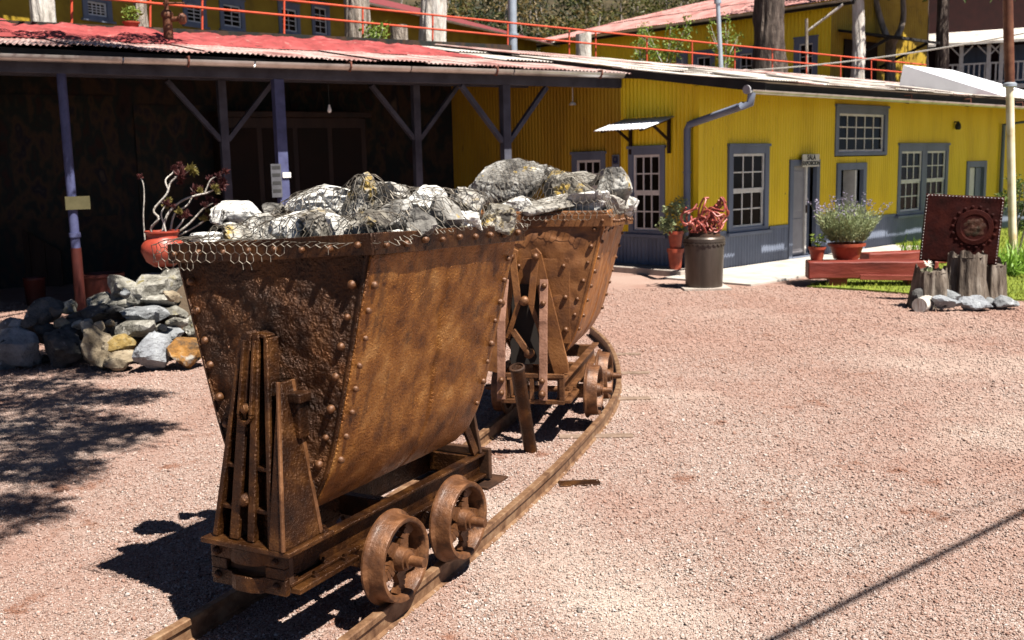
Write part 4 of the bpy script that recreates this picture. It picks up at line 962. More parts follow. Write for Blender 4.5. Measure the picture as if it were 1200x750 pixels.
while x < SR:
    w = rs.uniform(.75, .9); x1 = min(x+w, SR); e0 = -.75+rs.uniform(-.06, .10); dz = rs.uniform(0, .03)
    nx_ = int((x1+.05-x)/.076*5); vs = []
    pink = x < s540+1.0
    for j in range(5):
        for i in range(nx_+1):
            xx = x+(x1+.05-x)*i/nx_; yy = e0+(2.4-e0)*j/4; vs.append((xx, yy, roofz(xx, yy)+dz+.013*math.sin(2*math.pi*xx/.076)+.012*N((xx, yy, 0), 1.5, 2)))
    MB().add(vs, [(j*(nx_+1)+i, j*(nx_+1)+i+1, (j+1)*(nx_+1)+i+1, (j+1)*(nx_+1)+i) for j in range(4) for i in range(nx_)]).build('roof_sheet', M['roof_pink'] if pink else M['roof_metal'], shed, smooth=180, fix=False)
    if x > s540-.2:
        for (a_, b_, d_) in ((1.2, 3.3, .05), (3.0, 4.9, .09)):
            vs = []
            for j in range(4):
                for i in range(nx_+1):
                    xx = x+(x1+.05-x)*i/nx_; yy = a_+(b_-a_)*j/3; vs.append((xx, yy, roofz(xx, yy)+d_+dz+.013*math.sin(2*math.pi*xx/.076)))
            MB().add(vs, [(j*(nx_+1)+i, j*(nx_+1)+i+1, (j+1)*(nx_+1)+i+1, (j+1)*(nx_+1)+i) for j in range(3) for i in range(nx_)]).build('roof_sheet', M['roof_metal'], shed, smooth=180, fix=False)
    x = x1
def felt(u, v):
    s = SL+(s540-SL)*u; y = (.7+1.3*u)+(4.2-1.3*u)*v+.10*N((s, 0, 0), 3, 5)*(1-v); e = min(1, 9*v, 14*(1-u)+.05)
    return (s, y, roofz(s, y)+.03+e*(.08+.09*N((s, y, 0), 1.1, 1)+.06*N((s, y, 0), 3.1, 2)+.03*N((s, y, 0), 8, 3)))
MB().grid(felt, 260, 40).build('roof_felt', M['roof_red'], shed, smooth=60, fix=False)
MB().add([(SL, -.52, zf(SL)-.06), (SR-.4, -.52, zf(SR)-.06), (SR-.4, 4.8, zk(SR)-.08), (SL, 4.8, zk(SL)-.08)], [(0, 1, 2, 3)]).build('ceiling', M['soffit'], shed, fix=False)
zg0, zg1 = on_local(5, 68, shed, -.68), on_local(730, 89.5, shed, -.68)
gl = lerp_line(zg0, zg1); cuts = [SL, on_local(143, 70, shed, -.68).x, on_local(297, 75, shed, -.68).x, on_local(480, 84, shed, -.68).x, on_local(600, 88, shed, -.68).x, zg1.x]
for i, (a, b) in enumerate(zip(cuts, cuts[1:])):
    gutter(shed, (a+.01, -.68, gl(a)+.05), (b-.01, -.68, gl(b)+.05), .085-.004*(i % 2), M['gutter'])
MB().hexa([(SL, -.58, gl(SL)-.02), (-.05, -.58, gl(0)-.02), (-.05, -.54, gl(0)-.02), (SL, -.54, gl(SL)-.02), (SL, -.58, zf(SL)-.02), (-.05, -.58, zf(0)-.02), (-.05, -.54, zf(0)-.02), (SL, -.54, zf(SL)-.02)]).build('fascia', M['soffit'], shed)
for px in (220, 409, 580, 702):
    p = on_local(px, 80, shed, -.68); s = p.x; z = gl(s)+.05
    MB().tube([(s, -.58, z+.03), (s, -.78, z+.03), (s, -.775, z-.03), (s, -.72, z-.095), (s, -.58, z-.06)], .014, 6).build('gutter_bracket', M['bracket'], shed)
def post(px, py, yl, w, brace, m='timber_grey'):
    s = on_local(px, py, shed, yl).x; zt = zb if yl == 0 else zb+.1
    if m == 'round':
        p = MB().tube([(s, yl, .95), (s, yl, 1.25), (s, yl, zt)], .062, 14).build('post', M['post_blue'], shed, smooth=50)
        MB().tube([(s, yl, -.05), (s, yl, .95)], .07, 14).build('post_base', M['tub'], p, smooth=50)
        MB().tube([(s, yl, 1.10), (s, yl, 1.16)], .078, 14).build('collar', M['post_blue'], p, smooth=50)
    else:
        p = MB().box(s-w/2, s+w/2, yl-w/2, yl+w/2, -.05, zt).build('post', M[m], shed, bevel=.006)
    for sg in brace:
        MB().bar((s+sg*(w/2-.01), yl, zt-.95), (s+sg*.85, yl, zt-.02), .075, .10, up=(0, 1, 0)).build('brace', M['timber_grey'], p, bevel=.004)
    return s
s1 = post(77, 150, 0, .12, (), 'round'); s2 = post(328, 150, 0, .155, (), 'post_blue'); s3 = post(592, 140, 0, .145, (-1, 1))
post(262, 150, 1.6, .13, (-1, 1)); post(488, 150, 1.6, .13, (-1, 1))
MB().box(SL, -1.0, 1.54, 1.66, zb+.102, zb+.25).build('tie_beam', M['timber_grey'], shed)
# back and end walls with dim painted pictures
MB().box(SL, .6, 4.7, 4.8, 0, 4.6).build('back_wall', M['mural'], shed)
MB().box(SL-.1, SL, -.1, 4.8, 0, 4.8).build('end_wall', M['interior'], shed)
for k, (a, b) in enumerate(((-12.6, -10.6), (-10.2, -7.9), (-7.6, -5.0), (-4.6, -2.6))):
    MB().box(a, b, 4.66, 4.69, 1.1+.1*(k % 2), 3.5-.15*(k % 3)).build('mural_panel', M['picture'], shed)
# notice boards and papers fixed to posts
o = MB().wbox(FH, s2-.21, s2-.05, 1.55, 2.05, .085, .10).build('notice_board', M['paper'], shed)
for z in (1.62, 1.74, 1.86, 1.97): MB().wbox(FH, s2-.195, s2-.065, z, z+.05, .101, .103).build('notice_line', M['ink'], o)
MB().wbox(FH, s2-.03, s2+.10, 1.84, 1.92, .085, .10).build('sunlit_strip', M['daylight_white'], shed)  # white strip stands for the sunlit spot on the post
MB().wbox(FH, s1-.10, s1+.22, 1.48, 1.66, .075, .09).build('notice_board', M['paper_yellow'], shed)
# things inside the shed
sideb = thing('wooden_sideboard', 'tall dark carved wooden sideboard against the back wall of the shed', 'sideboard', shed.matrix_basis @ Vector((0, 0, 0)), R(31.5))
a, b = on_local(262, 200, shed, 4.0).x, on_local(432, 200, shed, 4.0).x; zt = on_local(400, 138, shed, 4.0).z
MB().box(a, b, 4.05, 4.6, 0, zt).build('carcass', M['wood_dark'], sideb, bevel=.01)
MB().box(a-.06, b+.12, 3.98, 4.62, zt+.002, zt+.12).build('cornice', M['wood_dark'], sideb, bevel=.02)
for k in range(4):
    x0 = a+.08+(b-a-.1)*k/4; MB().box(x0, x0+(b-a)/4-.12, 4.03, 4.052, .5, zt-.2).build('door', M['interior'], sideb, bevel=.01)
blb = thing('hanging_bulb', 'white light bulb hanging on a cord inside the shed', 'light bulb', shed.matrix_basis @ Vector((on_local(386, 128, shed, .9).x, .9, 0)))
zz = on_local(386, 128, shed, .9).z
MB().tube([(0, 0, zz+.05), (0, 0, zb+.4)], .006, 6).build('cord', M['ink'], blb); MB().lathe([(.001, -.06), (.028, -.045), (.035, -.015), (.025, .02), (.014, .045), (.014, .07)], 14, Matrix.Translation((0, 0, zz))).build('bulb', M['plastic'], blb, smooth=60)
lb2 = thing('wall_spotlight', 'small white lamp hanging on the yellow wall inside the shed', 'lamp', bld.matrix_basis @ Vector(FS(2.85, 0, .12)))
MB().tube([(0, 0, 3.10), (0, 0, 3.4)], .008, 6).build('stem', M['plastic'], lb2); MB().lathe([(.07, 0), (.06, .03), (.02, .06)], 14, Matrix.Translation((0, 0, 3.06))).build('shade', M['plastic'], lb2, smooth=50)
def tub(px, py, w, h, Y, m, name, lab):
    p = gp(px, py); t = thing(name, lab, 'tub', (at(px, py, Y).x, Y, 0)); r = mpx(w, Y)/2
    MB().lathe([(r*.86, 0), (r, h*.9), (r*1.05, h*.92), (r*1.05, h), (r*.95, h), (r*.9, h*.85)], 28).build('tub', M[m], t, smooth=40)
    MB().lathe([(r*.9, h*.86), (.01, h*.87)], 20).build('soil', M['soil'], t)
    return t
tub(42, 350, 24, .42, 15.6, 'tub', 'red_tub', 'small dark red tub standing in the shed beyond the stones')
tub(122, 338, 46, .5, 15.2, 'tub', 'red_tub', 'wide dark red tub beside the red based shed post')
ramp = thing('timber_boarding', 'brown sloping timber boarding in the dark end of the shed', 'boarding', at(20, 330, 18.2)*1 - Vector((0, 0, at(20, 330, 18.2).z)))
for k in range(9):
    x0 = -1.6+k*.27; MB().prism([(x0, 0), (x0+.26, 0), (x0+.26, 2.15-.17*(k+1)), (x0, 2.15-.17*k)], 'y', -.02, .02).build('board', M['wood_dark'], ramp)

# ================================================================== DRY STONE BORDER, POT AND SUCCULENT
wall = thing('stone_border', 'rough heap wall of mixed stones before the shed, under the red pot', 'stone wall', gp(120, 430))
wo = Vector(wall.location)
ST = [(184, 335, 66, 46, 11.2, 'stone_pale'), (149, 338, 46, 30, 11.1, 'stone_pale'), (207, 335, 40, 56, 11.3, 'stone_pale'), (115, 354, 36, 20, 11.1, 'stone_pale'), (77, 361, 24, 18, 11.1, 'stone_pale'),
      (57, 366, 40, 32, 10.8, 'stone_dark'), (37, 370, 26, 20, 11.0, 'stone_grey'), (112, 368, 62, 24, 10.8, 'stone_dark'), (168, 366, 58, 22, 10.8, 'stone_grey'), (160, 385, 62, 24, 10.5, 'stone_pale'),
      (206, 378, 30, 14, 10.7, 'stone_pale'), (203, 389, 28, 14, 10.6, 'stone_grey'), (210, 367, 26, 16, 10.9, 'stone_pale'), (139, 401, 44, 26, 10.35, 'stone_ochre'), (112, 410, 42, 54, 10.2, 'stone_tan'), (140, 422, 36, 26, 10.15, 'stone_tan'),
      (173, 414, 46, 46, 10.1, 'stone_blue'), (217, 409, 46, 42, 10.2, 'stone_orange'), (24, 408, 52, 46, 10.3, 'stone_grey'), (72, 406, 48, 52, 10.35, 'stone_dark'), (50, 388, 40, 36, 10.6, 'stone_dark'), (88, 392, 40, 36, 10.7, 'stone_dark'),
      (20, 385, 36, 30, 10.8, 'stone_grey'), (128, 384, 36, 28, 10.8, 'stone_dark'), (190, 400, 26, 22, 10.5, 'stone_grey'), (232, 385, 34, 30, 10.9, 'stone_pale'), (232, 360, 36, 36, 11.3, 'stone_pale'), (190, 352, 40, 22, 11.0, 'stone_pale'),
      (140, 358, 40, 22, 11.0, 'stone_pale'), (95, 378, 44, 24, 10.9, 'stone_dark'), (4, 420, 30, 26, 10.35, 'stone_grey')]
_rs = random.Random(55)
for _k in range(26):
    _x = _rs.uniform(8, 228); ST.append((_x, _rs.uniform(372-.22*_x, 424), _rs.uniform(10, 22), _rs.uniform(8, 16), _rs.uniform(10.3, 10.75), _rs.choice(('stone_pale', 'stone_grey', 'stone_dark', 'stone_tan'))))
for i, (px, py, w, h, Y, mk) in enumerate(ST):
    c = at(px, py, Y); sx, sz = mpx(w, Y)*1.12, mpx(h, Y)*1.14
    if c.z-sz/2 < -.06 and py > 400: c.z = sz/2-.05
    put('stone', rock_mesh('stone', M[mk], (sx, (sx+sz)*.55, sz), 500+i, 3, .08, 20), wall, Matrix.Translation(c-wo) @ Matrix.Rotation(random.uniform(-.3, .3), 4, 'Z'))
MB().grid(lambda u, v: (-1.25+2.6*u, .35+1.9*v, (.12+.95*min(1, max(0, u*1.5-.1)))*min(1, 3*v+.2)*(1 if v < .9 else .2)+.06*N((u*5, v*5, 0), 1, 3)-.25), 24, 14).build('core', M['soil'], wall, smooth=60)

pc = at(193, 312, 11.35)
pot = thing('red_pot', 'round bulging red clay pot on the stone border beside the front cart', 'pot', pc)
rr_ = mpx(25, 11.35)
MB().lathe([(rr_*.45, 0), (rr_*.8, .06), (rr_*1.0, .17), (rr_*.97, .24), (rr_*.78, .30), (rr_*.70, .32), (rr_*.72, .36), (rr_*.80, .375), (rr_*.80, .395), (rr_*.68, .39), (rr_*.62, .33)], 40).build('bowl', M['pot_red'], pot, smooth=50)
MB().lathe([(rr_*.66, .345), (.01, .355)], 20).build('soil', M['soil'], pot)
suc = thing('succulent_plant', 'leggy succulent with bare pale stems and dark wine rosettes in red pot', 'plant', pc+Vector((0, 0, .34)))
def succ(pts, Y0, r0):
    P = [at(px, py, Y0+dy)-(pc+Vector((0, 0, .34))) for px, py, dy in pts]
    Q = smooth3(P, 4); n = len(Q); MB().tube(Q, [.75*r0*(1-.45*i/(n-1)) for i in range(n)], 7).build('stem', M['bark_white'], suc, smooth=60); return P[-1], (P[-1]-P[-2]).normalized()
def smooth3(P, n=4):
    out = []
    for i in range(len(P)-1):
        a, b, c, d = P[max(i-1, 0)], P[i], P[i+1], P[min(i+2, len(P)-1)]
        for k in range(n): t = k/n; out.append(.5*((2*b)+(c-a)*t+(2*a-5*b+4*c-d)*t*t+(3*b-a-3*c+d)*t**3))
    return out+[P[-1]]
def rosette(p, d, r, m, rs, n=26):
    mb = MB(); a = d.orthogonal().normalized(); b = d.cross(a); pts = []; dirs = []
    for k in range(n):
        th = k*2.4; el = .15+1.2*(k/n); v = (a*math.cos(th)+b*math.sin(th))*math.cos(el)+d*math.sin(el); pts.append(p+d*.02*(k/n)); dirs.append(v)
    leaves(mb, pts, r, rs, asp=.42, dirs=dirs); mb.build('rosette', m, suc, fix=False)
rs = random.Random(8)
stems = [([(184, 282, 0), (177, 268, 0), (186, 256, -.05), (180, 246, 0), (195, 228, 0), (200, 214, 0), (209, 206, 0)], .02), ([(197, 222, 0), (194, 211, 0), (202, 203, .05), (203, 200, .05)], .013), ([(205, 208, 0), (214, 205, 0), (222, 200, -.05)], .013),
         ([(190, 275, .1), (196, 252, .1), (212, 236, .1), (230, 229, .1), (243, 226, .1), (256, 219, .1)], .019), ([(240, 227, .1), (246, 212, .1), (253, 207, .1)], .013), ([(200, 270, .2), (205, 250, .2), (220, 240, .2), (228, 224, .2)], .016), ([(205, 275, .15), (222, 262, .15), (238, 245, .15), (250, 238, .15)], .017),
         ([(195, 276, -.1), (192, 262, -.1), (189, 250, -.1), (196, 238, -.1)], .015), ([(200, 276, 0), (212, 262, 0), (218, 252, 0)], .015), ([(170, 284, .1), (168, 255, .1), (169, 232, .1), (168, 216, .1), (165, 209, .1)], .011), ([(210, 276, .25), (235, 262, .25), (245, 252, .25)], .014)]
for pts, r0 in stems:
    p, d = succ(pts, 11.35, r0)
    for j in range(4 if pts[0][0] > 172 else 1):
        q = p+Vector((rs.uniform(-.10, .10), rs.uniform(-.08, .08), rs.uniform(-.13, .05)))*(j > 0)
        rosette(q, (d+Vector((rs.uniform(-.6, .6), rs.uniform(-.6, .6), rs.uniform(-.2, .8)))*(j > 0)).normalized(), rs.uniform(.045, .08), M['leaf_wine'] if rs.random() < .6 else M['leaf_succ'], rs)

# ================================================================== YARD FURNITURE
# steel drum with tangled sculpture
c = (gp(806, 340)+gp(852, 340))/2; c.y += .28; YB = c.y
dr = thing('metal_drum', 'dark brown metal drum with scalloped collar standing before the yellow building corner', 'drum', (c.x, c.y, 0)); rd = .305; hd = .80
MB().lathe([(rd*.92, 0), (rd*.93, .02), (rd*1.0, hd*.86), (rd*1.0, hd*.9)], 48).build('body', M['drum'], dr, smooth=50)
MB().lathe([(rd*1.02, hd*.9), (rd*1.05, hd*.91), (rd*1.05, hd*.97), (rd*.98, hd), (rd*.6, hd*1.01), (.01, hd*1.012)], 48).build('lid', M['drum'], dr, smooth=40)
for k in range(26):
    a = 2*math.pi*k/26; MB().bar((rd*1.035*math.cos(a-.09), rd*1.035*math.sin(a-.09), hd*.895), (rd*1.03*math.cos(a), rd*1.03*math.sin(a), hd*.845), .03, .012, up=(math.cos(a), math.sin(a), 0)).bar((rd*1.035*math.cos(a+.09), rd*1.035*math.sin(a+.09), hd*.895), (rd*1.03*math.cos(a), rd*1.03*math.sin(a), hd*.845), .03, .012, up=(math.cos(a), math.sin(a), 0)).build('scallop', M['drum'], dr)
MB().box(-.36, .36, -.36, .36, -.02, .03).build('plinth', M['kerb'], dr)
sc = thing('tube_sculpture', 'tangled sculpture of bent red tubes on top of the metal drum', 'sculpture', (c.x, c.y, hd))
sc.matrix_basis = sc.matrix_basis @ Matrix.Diagonal((1.25, 1.15, 1.3, 1))
rs = random.Random(12)
for k in range(34):
    pts = []; p = Vector((rs.uniform(-.16, .16), rs.uniform(-.14, .14), rs.uniform(.04, .2))); d = Vector((rs.gauss(0, 1), rs.gauss(0, 1), rs.gauss(.4, .7))).normalized()
    for i in range(7):
        pts.append(p.copy()); d = (d+Vector((rs.gauss(0, .6), rs.gauss(0, .6), rs.gauss(0, .6)))-p*1.0+Vector((0, 0, .22))).normalized(); p = p+d*.105
        p.z = max(.05, min(p.z, .46))
        r_ = math.hypot(p.x, p.y); lim = .12+.18*math.sin(min(1, p.z/.46)*2.6)
        if r_ > lim: p.x *= lim/r_; p.y *= lim/r_
    MB().tube(smooth3(pts, 5), .0125, 7).build('tube', M['sculpt'], sc, smooth=60)
MB().lathe([(.2, 0), (.19, .05), (.05, .07)], 20).build('base', M['rust_dark'], sc, smooth=40)

# stacked pots with shrub by the side wall
def pot_at(name, lab, p, r, h, m='terracotta', rim=True):
    t = thing(name, lab, 'pot', p)
    MB().lathe([(r*.72, 0), (r*.95, h*.8), (r*.97, h*.82), (r*1.08, h*.82), (r*1.1, h), (r*.96, h), (r*.9, h*.85)], 32).build('pot', M[m], t, smooth=40)
    MB().lathe([(r*.92, h*.87), (.01, h*.9)], 20).build('soil', M['soil'], t); return t
p = gp(792, 322); p.z = .11; p = Vector((2.60, 17.75, .11)); p = at(791.5, 322, 17.75); p.z = .11
pot_at('clay_pot', 'faded red clay pot upside-down stacked under the shrub pot on the kerb', p, .135, .36)
p2 = p+Vector((0, 0, .362)); pot_at('clay_pot', 'red clay pot holding a small leafy shrub beside the downpipe', p2, .13, .30)
sh = thing('potted_shrub', 'small green leafy shrub in the red pot beside the downpipe', 'shrub', p2+Vector((0, 0, .26)))
mb = MB(); rs = random.Random(2)
for k in range(12): leaves(mb, cloud(rs, (rs.uniform(-.20, .12), rs.uniform(-.1, .1), .05+.048*k*rs.uniform(.6, 1)), (.12, .12, .09), 80), .06, rs, asp=.6)
mb.build('foliage', M['leaf_silver'], sh, fix=False)
for k in range(5): MB().tube([(0, 0, -.02), (rs.uniform(-.05, .05), 0, .2), (rs.uniform(-.15, .12), rs.uniform(-.1, .1), .45)], [.008, .006, .003], 5).build('stem', M['bark'], sh)

# red beams
bL, bR = gp(936, 332), gp(1072, 337)
by = (bL.y+bR.y)/2
bm1 = thing('timber_beam', 'thick red painted timber beam lying on blocks as a bench, flower pots on it', 'beam', (bL.x, by, 0), math.atan2((bR-bL).y, (bR-bL).x)*.3)
Lb = (bR-bL).length+.15; zb0, zb1 = .13, .40
def beam_mesh(L, w, z0, z1, sd):
    def cs(u):
        x = L*u; return [(x+.03*N((x, 1, 0), 9, sd)*(u in (0, 1)), -w/2+.012*N((x, 0, 0), 4, sd), z0+.02*N((x, 0, 2), 3, sd)), (x, w/2+.012*N((x, 0, 5), 4, sd), z0), (x, w/2+.012*N((x, 5, 0), 4, sd), z1), (x, -w/2+.015*N((x, 7, 0), 4, sd), z1+.012*N((x, 3, 0), 4, sd))]
    n = 24; vs = [];
    for i in range(n+1): vs += cs(i/n)
    fs = [(3, 2, 1, 0), tuple(n*4+j for j in range(4))]+[(i*4+j, i*4+(j+1) % 4, i*4+4+(j+1) % 4, i*4+4+j) for i in range(n) for j in range(4)]
    return MB().add(vs, fs)
beam_mesh(Lb, .42, zb0, zb1, 3).build('beam', M['red_wood'], bm1, smooth=40, bevel=.02)
for x in (.45, Lb-.3): MB().box(x-.13, x+.13, -.17, .17, -.03, zb0+.01).build('block', M['red_wood'], bm1, bevel=.01)
MB().bar((.75, -.235, .165), (Lb-.25, -.232, .15), .03, .08).build('loose_strip', M['red_wood'], bm1, bevel=.006)
q0, q1 = gp(1012, 314), gp(1082, 309)
bm2 = thing('timber_beam', 'second red painted timber beam lying on the lawn behind the first one', 'beam', (q0.x, q0.y, 0), math.atan2((q1-q0).y, (q1-q0).x)*.55)
beam_mesh(2.6, .34, .03, .27, 8).build('beam', M['red_wood'], bm2, smooth=40, bevel=.02)
# pots on the beam
top = lambda px: Vector((at(px, 306, by+.02).x, by+.06, zb1+.004))
p = top(958); pot_at('flower_pot', 'small round red flower pot at the end of the red beam', p, mpx(9.5, by), .20)
mb = MB(); rs = random.Random(6); leaves(mb, cloud(rs, (0, 0, .12), (.10, .08, .11), 60), .07, rs, asp=.5)
o = thing('seedling', 'small pale green seedling in the small pot on the red beam', 'plant', p+Vector((0, 0, .18))); mb.build('foliage', M['leaf_lime'], o, fix=False); MB().tube([(0, 0, -.02), (.01, 0, .15)], .006, 5).build('stem', M['leaf'], o)
p = top(995)+Vector((0, .10, 0)); pot_at('flower_pot', 'wide red planter pot holding the lavender on the red beam', p, mpx(20, by), .24)
lav = thing('lavender_bush', 'silvery lavender bush with purple flower spikes in the wide red pot', 'lavender', p+Vector((0, 0, .22)))
lav.matrix_basis = lav.matrix_basis @ Matrix.Diagonal((1.3, 1.2, 1.12, 1))
mbs, mbf = MB(), MB(); rs = random.Random(9)
for k in range(420):
    a = rs.uniform(0, 6.28); t = rs.random()**.5; h = rs.uniform(.28, .55)*(1.1-.35*t); d = Vector((math.cos(a)*t*.62, math.sin(a)*t*.5, 1)).normalized()
    b0 = Vector((math.cos(a)*t*.16, math.sin(a)*t*.16, 0)); pts = [b0+d*h*q for q in (.15, .3, .45, .6, .75, .9, 1.)]
    leaves(mbs, pts+pts, .085, rs, asp=.13, dirs=[(d+Vector((rs.gauss(0, .5), rs.gauss(0, .5), 0))) for _ in range(14)])
    if k % 7 == 0:
        e = b0+d*(h+rs.uniform(.16, .30)); mbs.tube([b0+d*h*.7, e], .0025, 3, cap=False)
        leaves(mbf, [e-d*.012*q for q in range(9)], .035, rs, asp=.5)
mbs.build('foliage', M['leaf_silver'], lav, fix=False); struct(mbf.build('flower_spikes', M['lavender'], lav, fix=False), 'stuff')

# stumps, stones and rust panel
def stump(px, py, w, h, Y, lab, sd, mk='stump', top_r=.92):
    p = at(px, py, Y); p.z = 0; r = mpx(w, Y)/2; H_ = mpx(h, Y); t = thing('tree_stump', lab, 'stump', p)
    def fn(u, v):
        a = u*2*math.pi; rr = r*(1.12-.25*v+.2*max(0, .15-v)*3)*(1+.22*N((math.cos(a)*1.5, math.sin(a)*1.5, v*.5), 1.6, sd)+.16*N((math.cos(a)*4, math.sin(a)*4, v*.7), 1.5, sd+2)+.06*N((math.cos(a)*9, math.sin(a)*9, v*1.2), 1.5, sd+4)); return (rr*math.cos(a), rr*math.sin(a)*.9, -.03+(H_+.03)*v+.10*N((math.cos(a)*1.3, math.sin(a)*1.3, 0), 2, sd)*v)
    MB().grid(fn, 90, 16).build('trunk', M[mk], t, smooth=180)
    MB().lathe([(r*.93, 0), (r*.6, .012), (r*.3, .004), (.01, .01)], 36, Matrix.Translation((0, 0, H_-.05)) @ Matrix.Scale(.9, 4, (0, 1, 0))).build('cut_face', M['stump'], t, smooth=60); return t
stump(1089, 360, 38, 46, 13.3, 'short pale cut stump with a white flower on top', 5)
stump(1131, 358, 46, 60, 13.6, 'tall dark weathered stump in front of the rusty panel', 7, 'stump')
stump(1160, 355, 34, 46, 13.85, 'pale slender stump at the right edge below the rusty panel', 9, 'stump')
lg = thing('short_log', 'short cut log lying at the foot of the pale stump', 'log', at(1082, 362, 13.0)*1); lg.matrix_basis = Matrix.Translation((at(1082, 362, 13.0).x, 13.0, .085))
MB().tube([(-.1, -.12, 0), (.0, 0, .0), (.12, .16, .0)], [.095, .10, .095], 16).build('log', M['bark_white'], lg, smooth=50)
for i, (px, w, h, Y, mk, lab) in enumerate([(1108, 36, 20, 12.95, 'stone_blue', 'flat grey stone before the gap between the two larger stumps'), (1144, 42, 20, 12.9, 'stone_blue', 'widest pale grey stone at the foot of the tall stump'), (1178, 34, 18, 12.95, 'stone_grey', 'rounded grey stone farthest right of the stumps'),
        (1113, 26, 30, 13.25, 'stone_grey', 'upright dark grey stone wedged between the two larger stumps'), (1074, 20, 26, 13.2, 'stone_dark', 'dark stone at the beam end of the stumps'), (1162, 22, 14, 13.1, 'stone_grey', 'small grey stone at the foot of the slender stump')]):
    p = at(px, 355, Y); h_ = mpx(h, Y)*1.1; o = put('loose_stone', rock_mesh('loose_stone', M[mk], (mpx(w, Y), mpx(w, Y)*.8, h_), 700+i, 3, .08), None, Matrix.Translation((p.x, Y, h_*.36))); tag(o, lab, 'stone', 'stones around the stumps')
YP = 13.85
cs = [at(1080, 303, YP), at(1171.5, 313, YP-.25), at(1174, 229, YP-.25), at(1082.5, 229, YP)]
ctr = sum(cs, Vector())/4
xa = (cs[1]-cs[0]+cs[2]-cs[3]); W_ = xa.length/2; xa.normalize(); ya = (cs[3]-cs[0]+cs[2]-cs[1]); H_ = ya.length/2; za = xa.cross(ya).normalized(); ya = za.cross(xa)
pn = thing('metal_artwork', 'square dark red rusted sheet metal panel with embossed round face behind the stumps', 'panel', (0, 0, 0)); pn.matrix_basis = Matrix.Translation(ctr) @ Matrix((xa, ya, za)).transposed().to_4x4()
w2, h2 = W_/2, H_/2
def pfn(u, v): x, y = (2*u-1)*w2, (2*v-1)*h2; return (x, y, .012*N((x, y, 0), 3, 4)+.006*N((x, y, 0), 9, 6))
MB().grid(pfn, 30, 30).build('sheet', M['panel'], pn, smooth=180, solid=.012)
for k in range(22):
    t = -1+2*(k+.5)/22
    for x, y in ((t*w2*.98, h2*.965), (w2*.965, t*h2*.98), (-w2*.965, t*h2*.98)):
        rivet(pn, (x, y, .010), (0, 0, 1), M['daylight_white'], .36)  # white dots stand for daylight showing through the border holes
cx_, cy_ = w2*.32, h2*.08; rr_ = .25
MB().lathe([(rr_*.95, 0), (rr_*.92, .014), (rr_*.7, .018), (rr_*.66, .010), (rr_*.62, .010)], 40, Matrix.Translation((cx_, cy_, .01))).build('ring', M['panel'], pn, smooth=40)
MB().grid(lambda u, v: (cx_+rr_*.64*v*math.cos(6.2832*u), cy_+rr_*.64*v*math.sin(6.2832*u), .012+.022*(1-v*v)+.012*N((math.cos(6.28*u)*v, math.sin(6.28*u)*v, 0), 3.2, 2)), 36, 10).build('face_disc', M['panel_disc'], pn, smooth=180)
for k in range(18): a = 2*math.pi*k/18; MB().lathe([(.024, 0), (.02, .008), (.005, .010)], 10, Matrix.Translation((cx_+rr_*1.08*math.cos(a), cy_+rr_*1.08*math.sin(a), .008))).build('boss', M['panel'], pn, smooth=60)
MB().bar((-.3, -h2, -.05), (-.3, -h2-.5, -.12), .05, .05).bar((.25, -h2, -.05), (.25, -h2-.55, -.12), .05, .05).build('prop', M['wood_dark'], pn)
fl = thing('white_flower', 'white daisy-like flower growing on the short pale stump', 'flower', at(1088, 318, 13.3)); mb = MB(); rs = random.Random(3)
d0 = Vector((0, -.6, .8)).normalized(); a0 = d0.orthogonal().normalized(); b0 = d0.cross(a0)
leaves(mb, [Vector((0, 0, .09))]*14, .075, rs, asp=.35, dirs=[a0*math.cos(k*.45)+b0*math.sin(k*.45)+d0*.25 for k in range(14)]); mb.build('petals', M['petal'], fl, fix=False)
MB().tube([(0, 0, -.03), (0, 0, .09)], .006, 5).build('stem', M['leaf'], fl); mb = MB(); leaves(mb, cloud(rs, (0, 0, 0), (.07, .05, .03), 26), .06, rs); mb.build('foliage', M['leaf_silver'], fl, fix=False)

# strappy plants and shrub by the pole
def strappy(px, py, Y, n, L, lab, sd, m='leaf_blade'):
    p = at(px, py, Y); p.z = .03; t = thing('strap_leaf_plant', lab, 'plant', p, group='strap-leaved plants by the building'); rs = random.Random(sd); mb = MB()
    for k in range(n):
        a = rs.uniform(0, 6.28); l = L*rs.uniform(.6, 1.1); w = .016; o = Vector((rs.gauss(0, .12), rs.gauss(0, .12), 0)); d = Vector((math.cos(a), math.sin(a), 0)); s_ = Vector((-d.y, d.x, 0))*w; el = rs.uniform(.6, 1.35); vs = []
        for q in range(6):
            u = q/5; p_ = o+d*l*u*math.cos(el)*(1+.3*u)+Vector((0, 0, l*(math.sin(el)*u-.75*u*u*math.cos(el)*1.1))); ww = (1-u**2)*1.0+.05; vs += [p_-s_*ww, p_+s_*ww]
        mb.add(vs, [(2*q, 2*q+1, 2*q+3, 2*q+2) for q in range(5)])
    mb.build('foliage', M[m], t, fix=False)
strappy(1074, 298, 19.5, 70, .62, 'bright green strap-leaved clump against the blue wainscot', 1)
strappy(1180, 308, 16.5, 90, .75, 'bright green strap-leaved clump right of the rusty panel, nearer the lawn', 2); strappy(1200, 304, 17.2, 90, .8, 'bright green strap-leaved clump at the very edge by the pole foot', 3); strappy(1165, 300, 17.8, 60, .7, 'bright green strap-leaved clump behind the rusty panel edge', 4)
p = at(1192, 300, 19.5); p.z = 0
shb = thing('loose_shrub', 'loose dark green shrub climbing around the foot of the rusty pole', 'shrub', p); mb = MB(); rs = random.Random(21)
for k in range(16): leaves(mb, cloud(rs, (rs.uniform(-.35, .4), rs.uniform(-.3, .3), rs.uniform(.5, 1.5)), (.16, .16, .14), 60), .075, rs, asp=.5)
mb.build('foliage', M['leaf'], shb, fix=False)
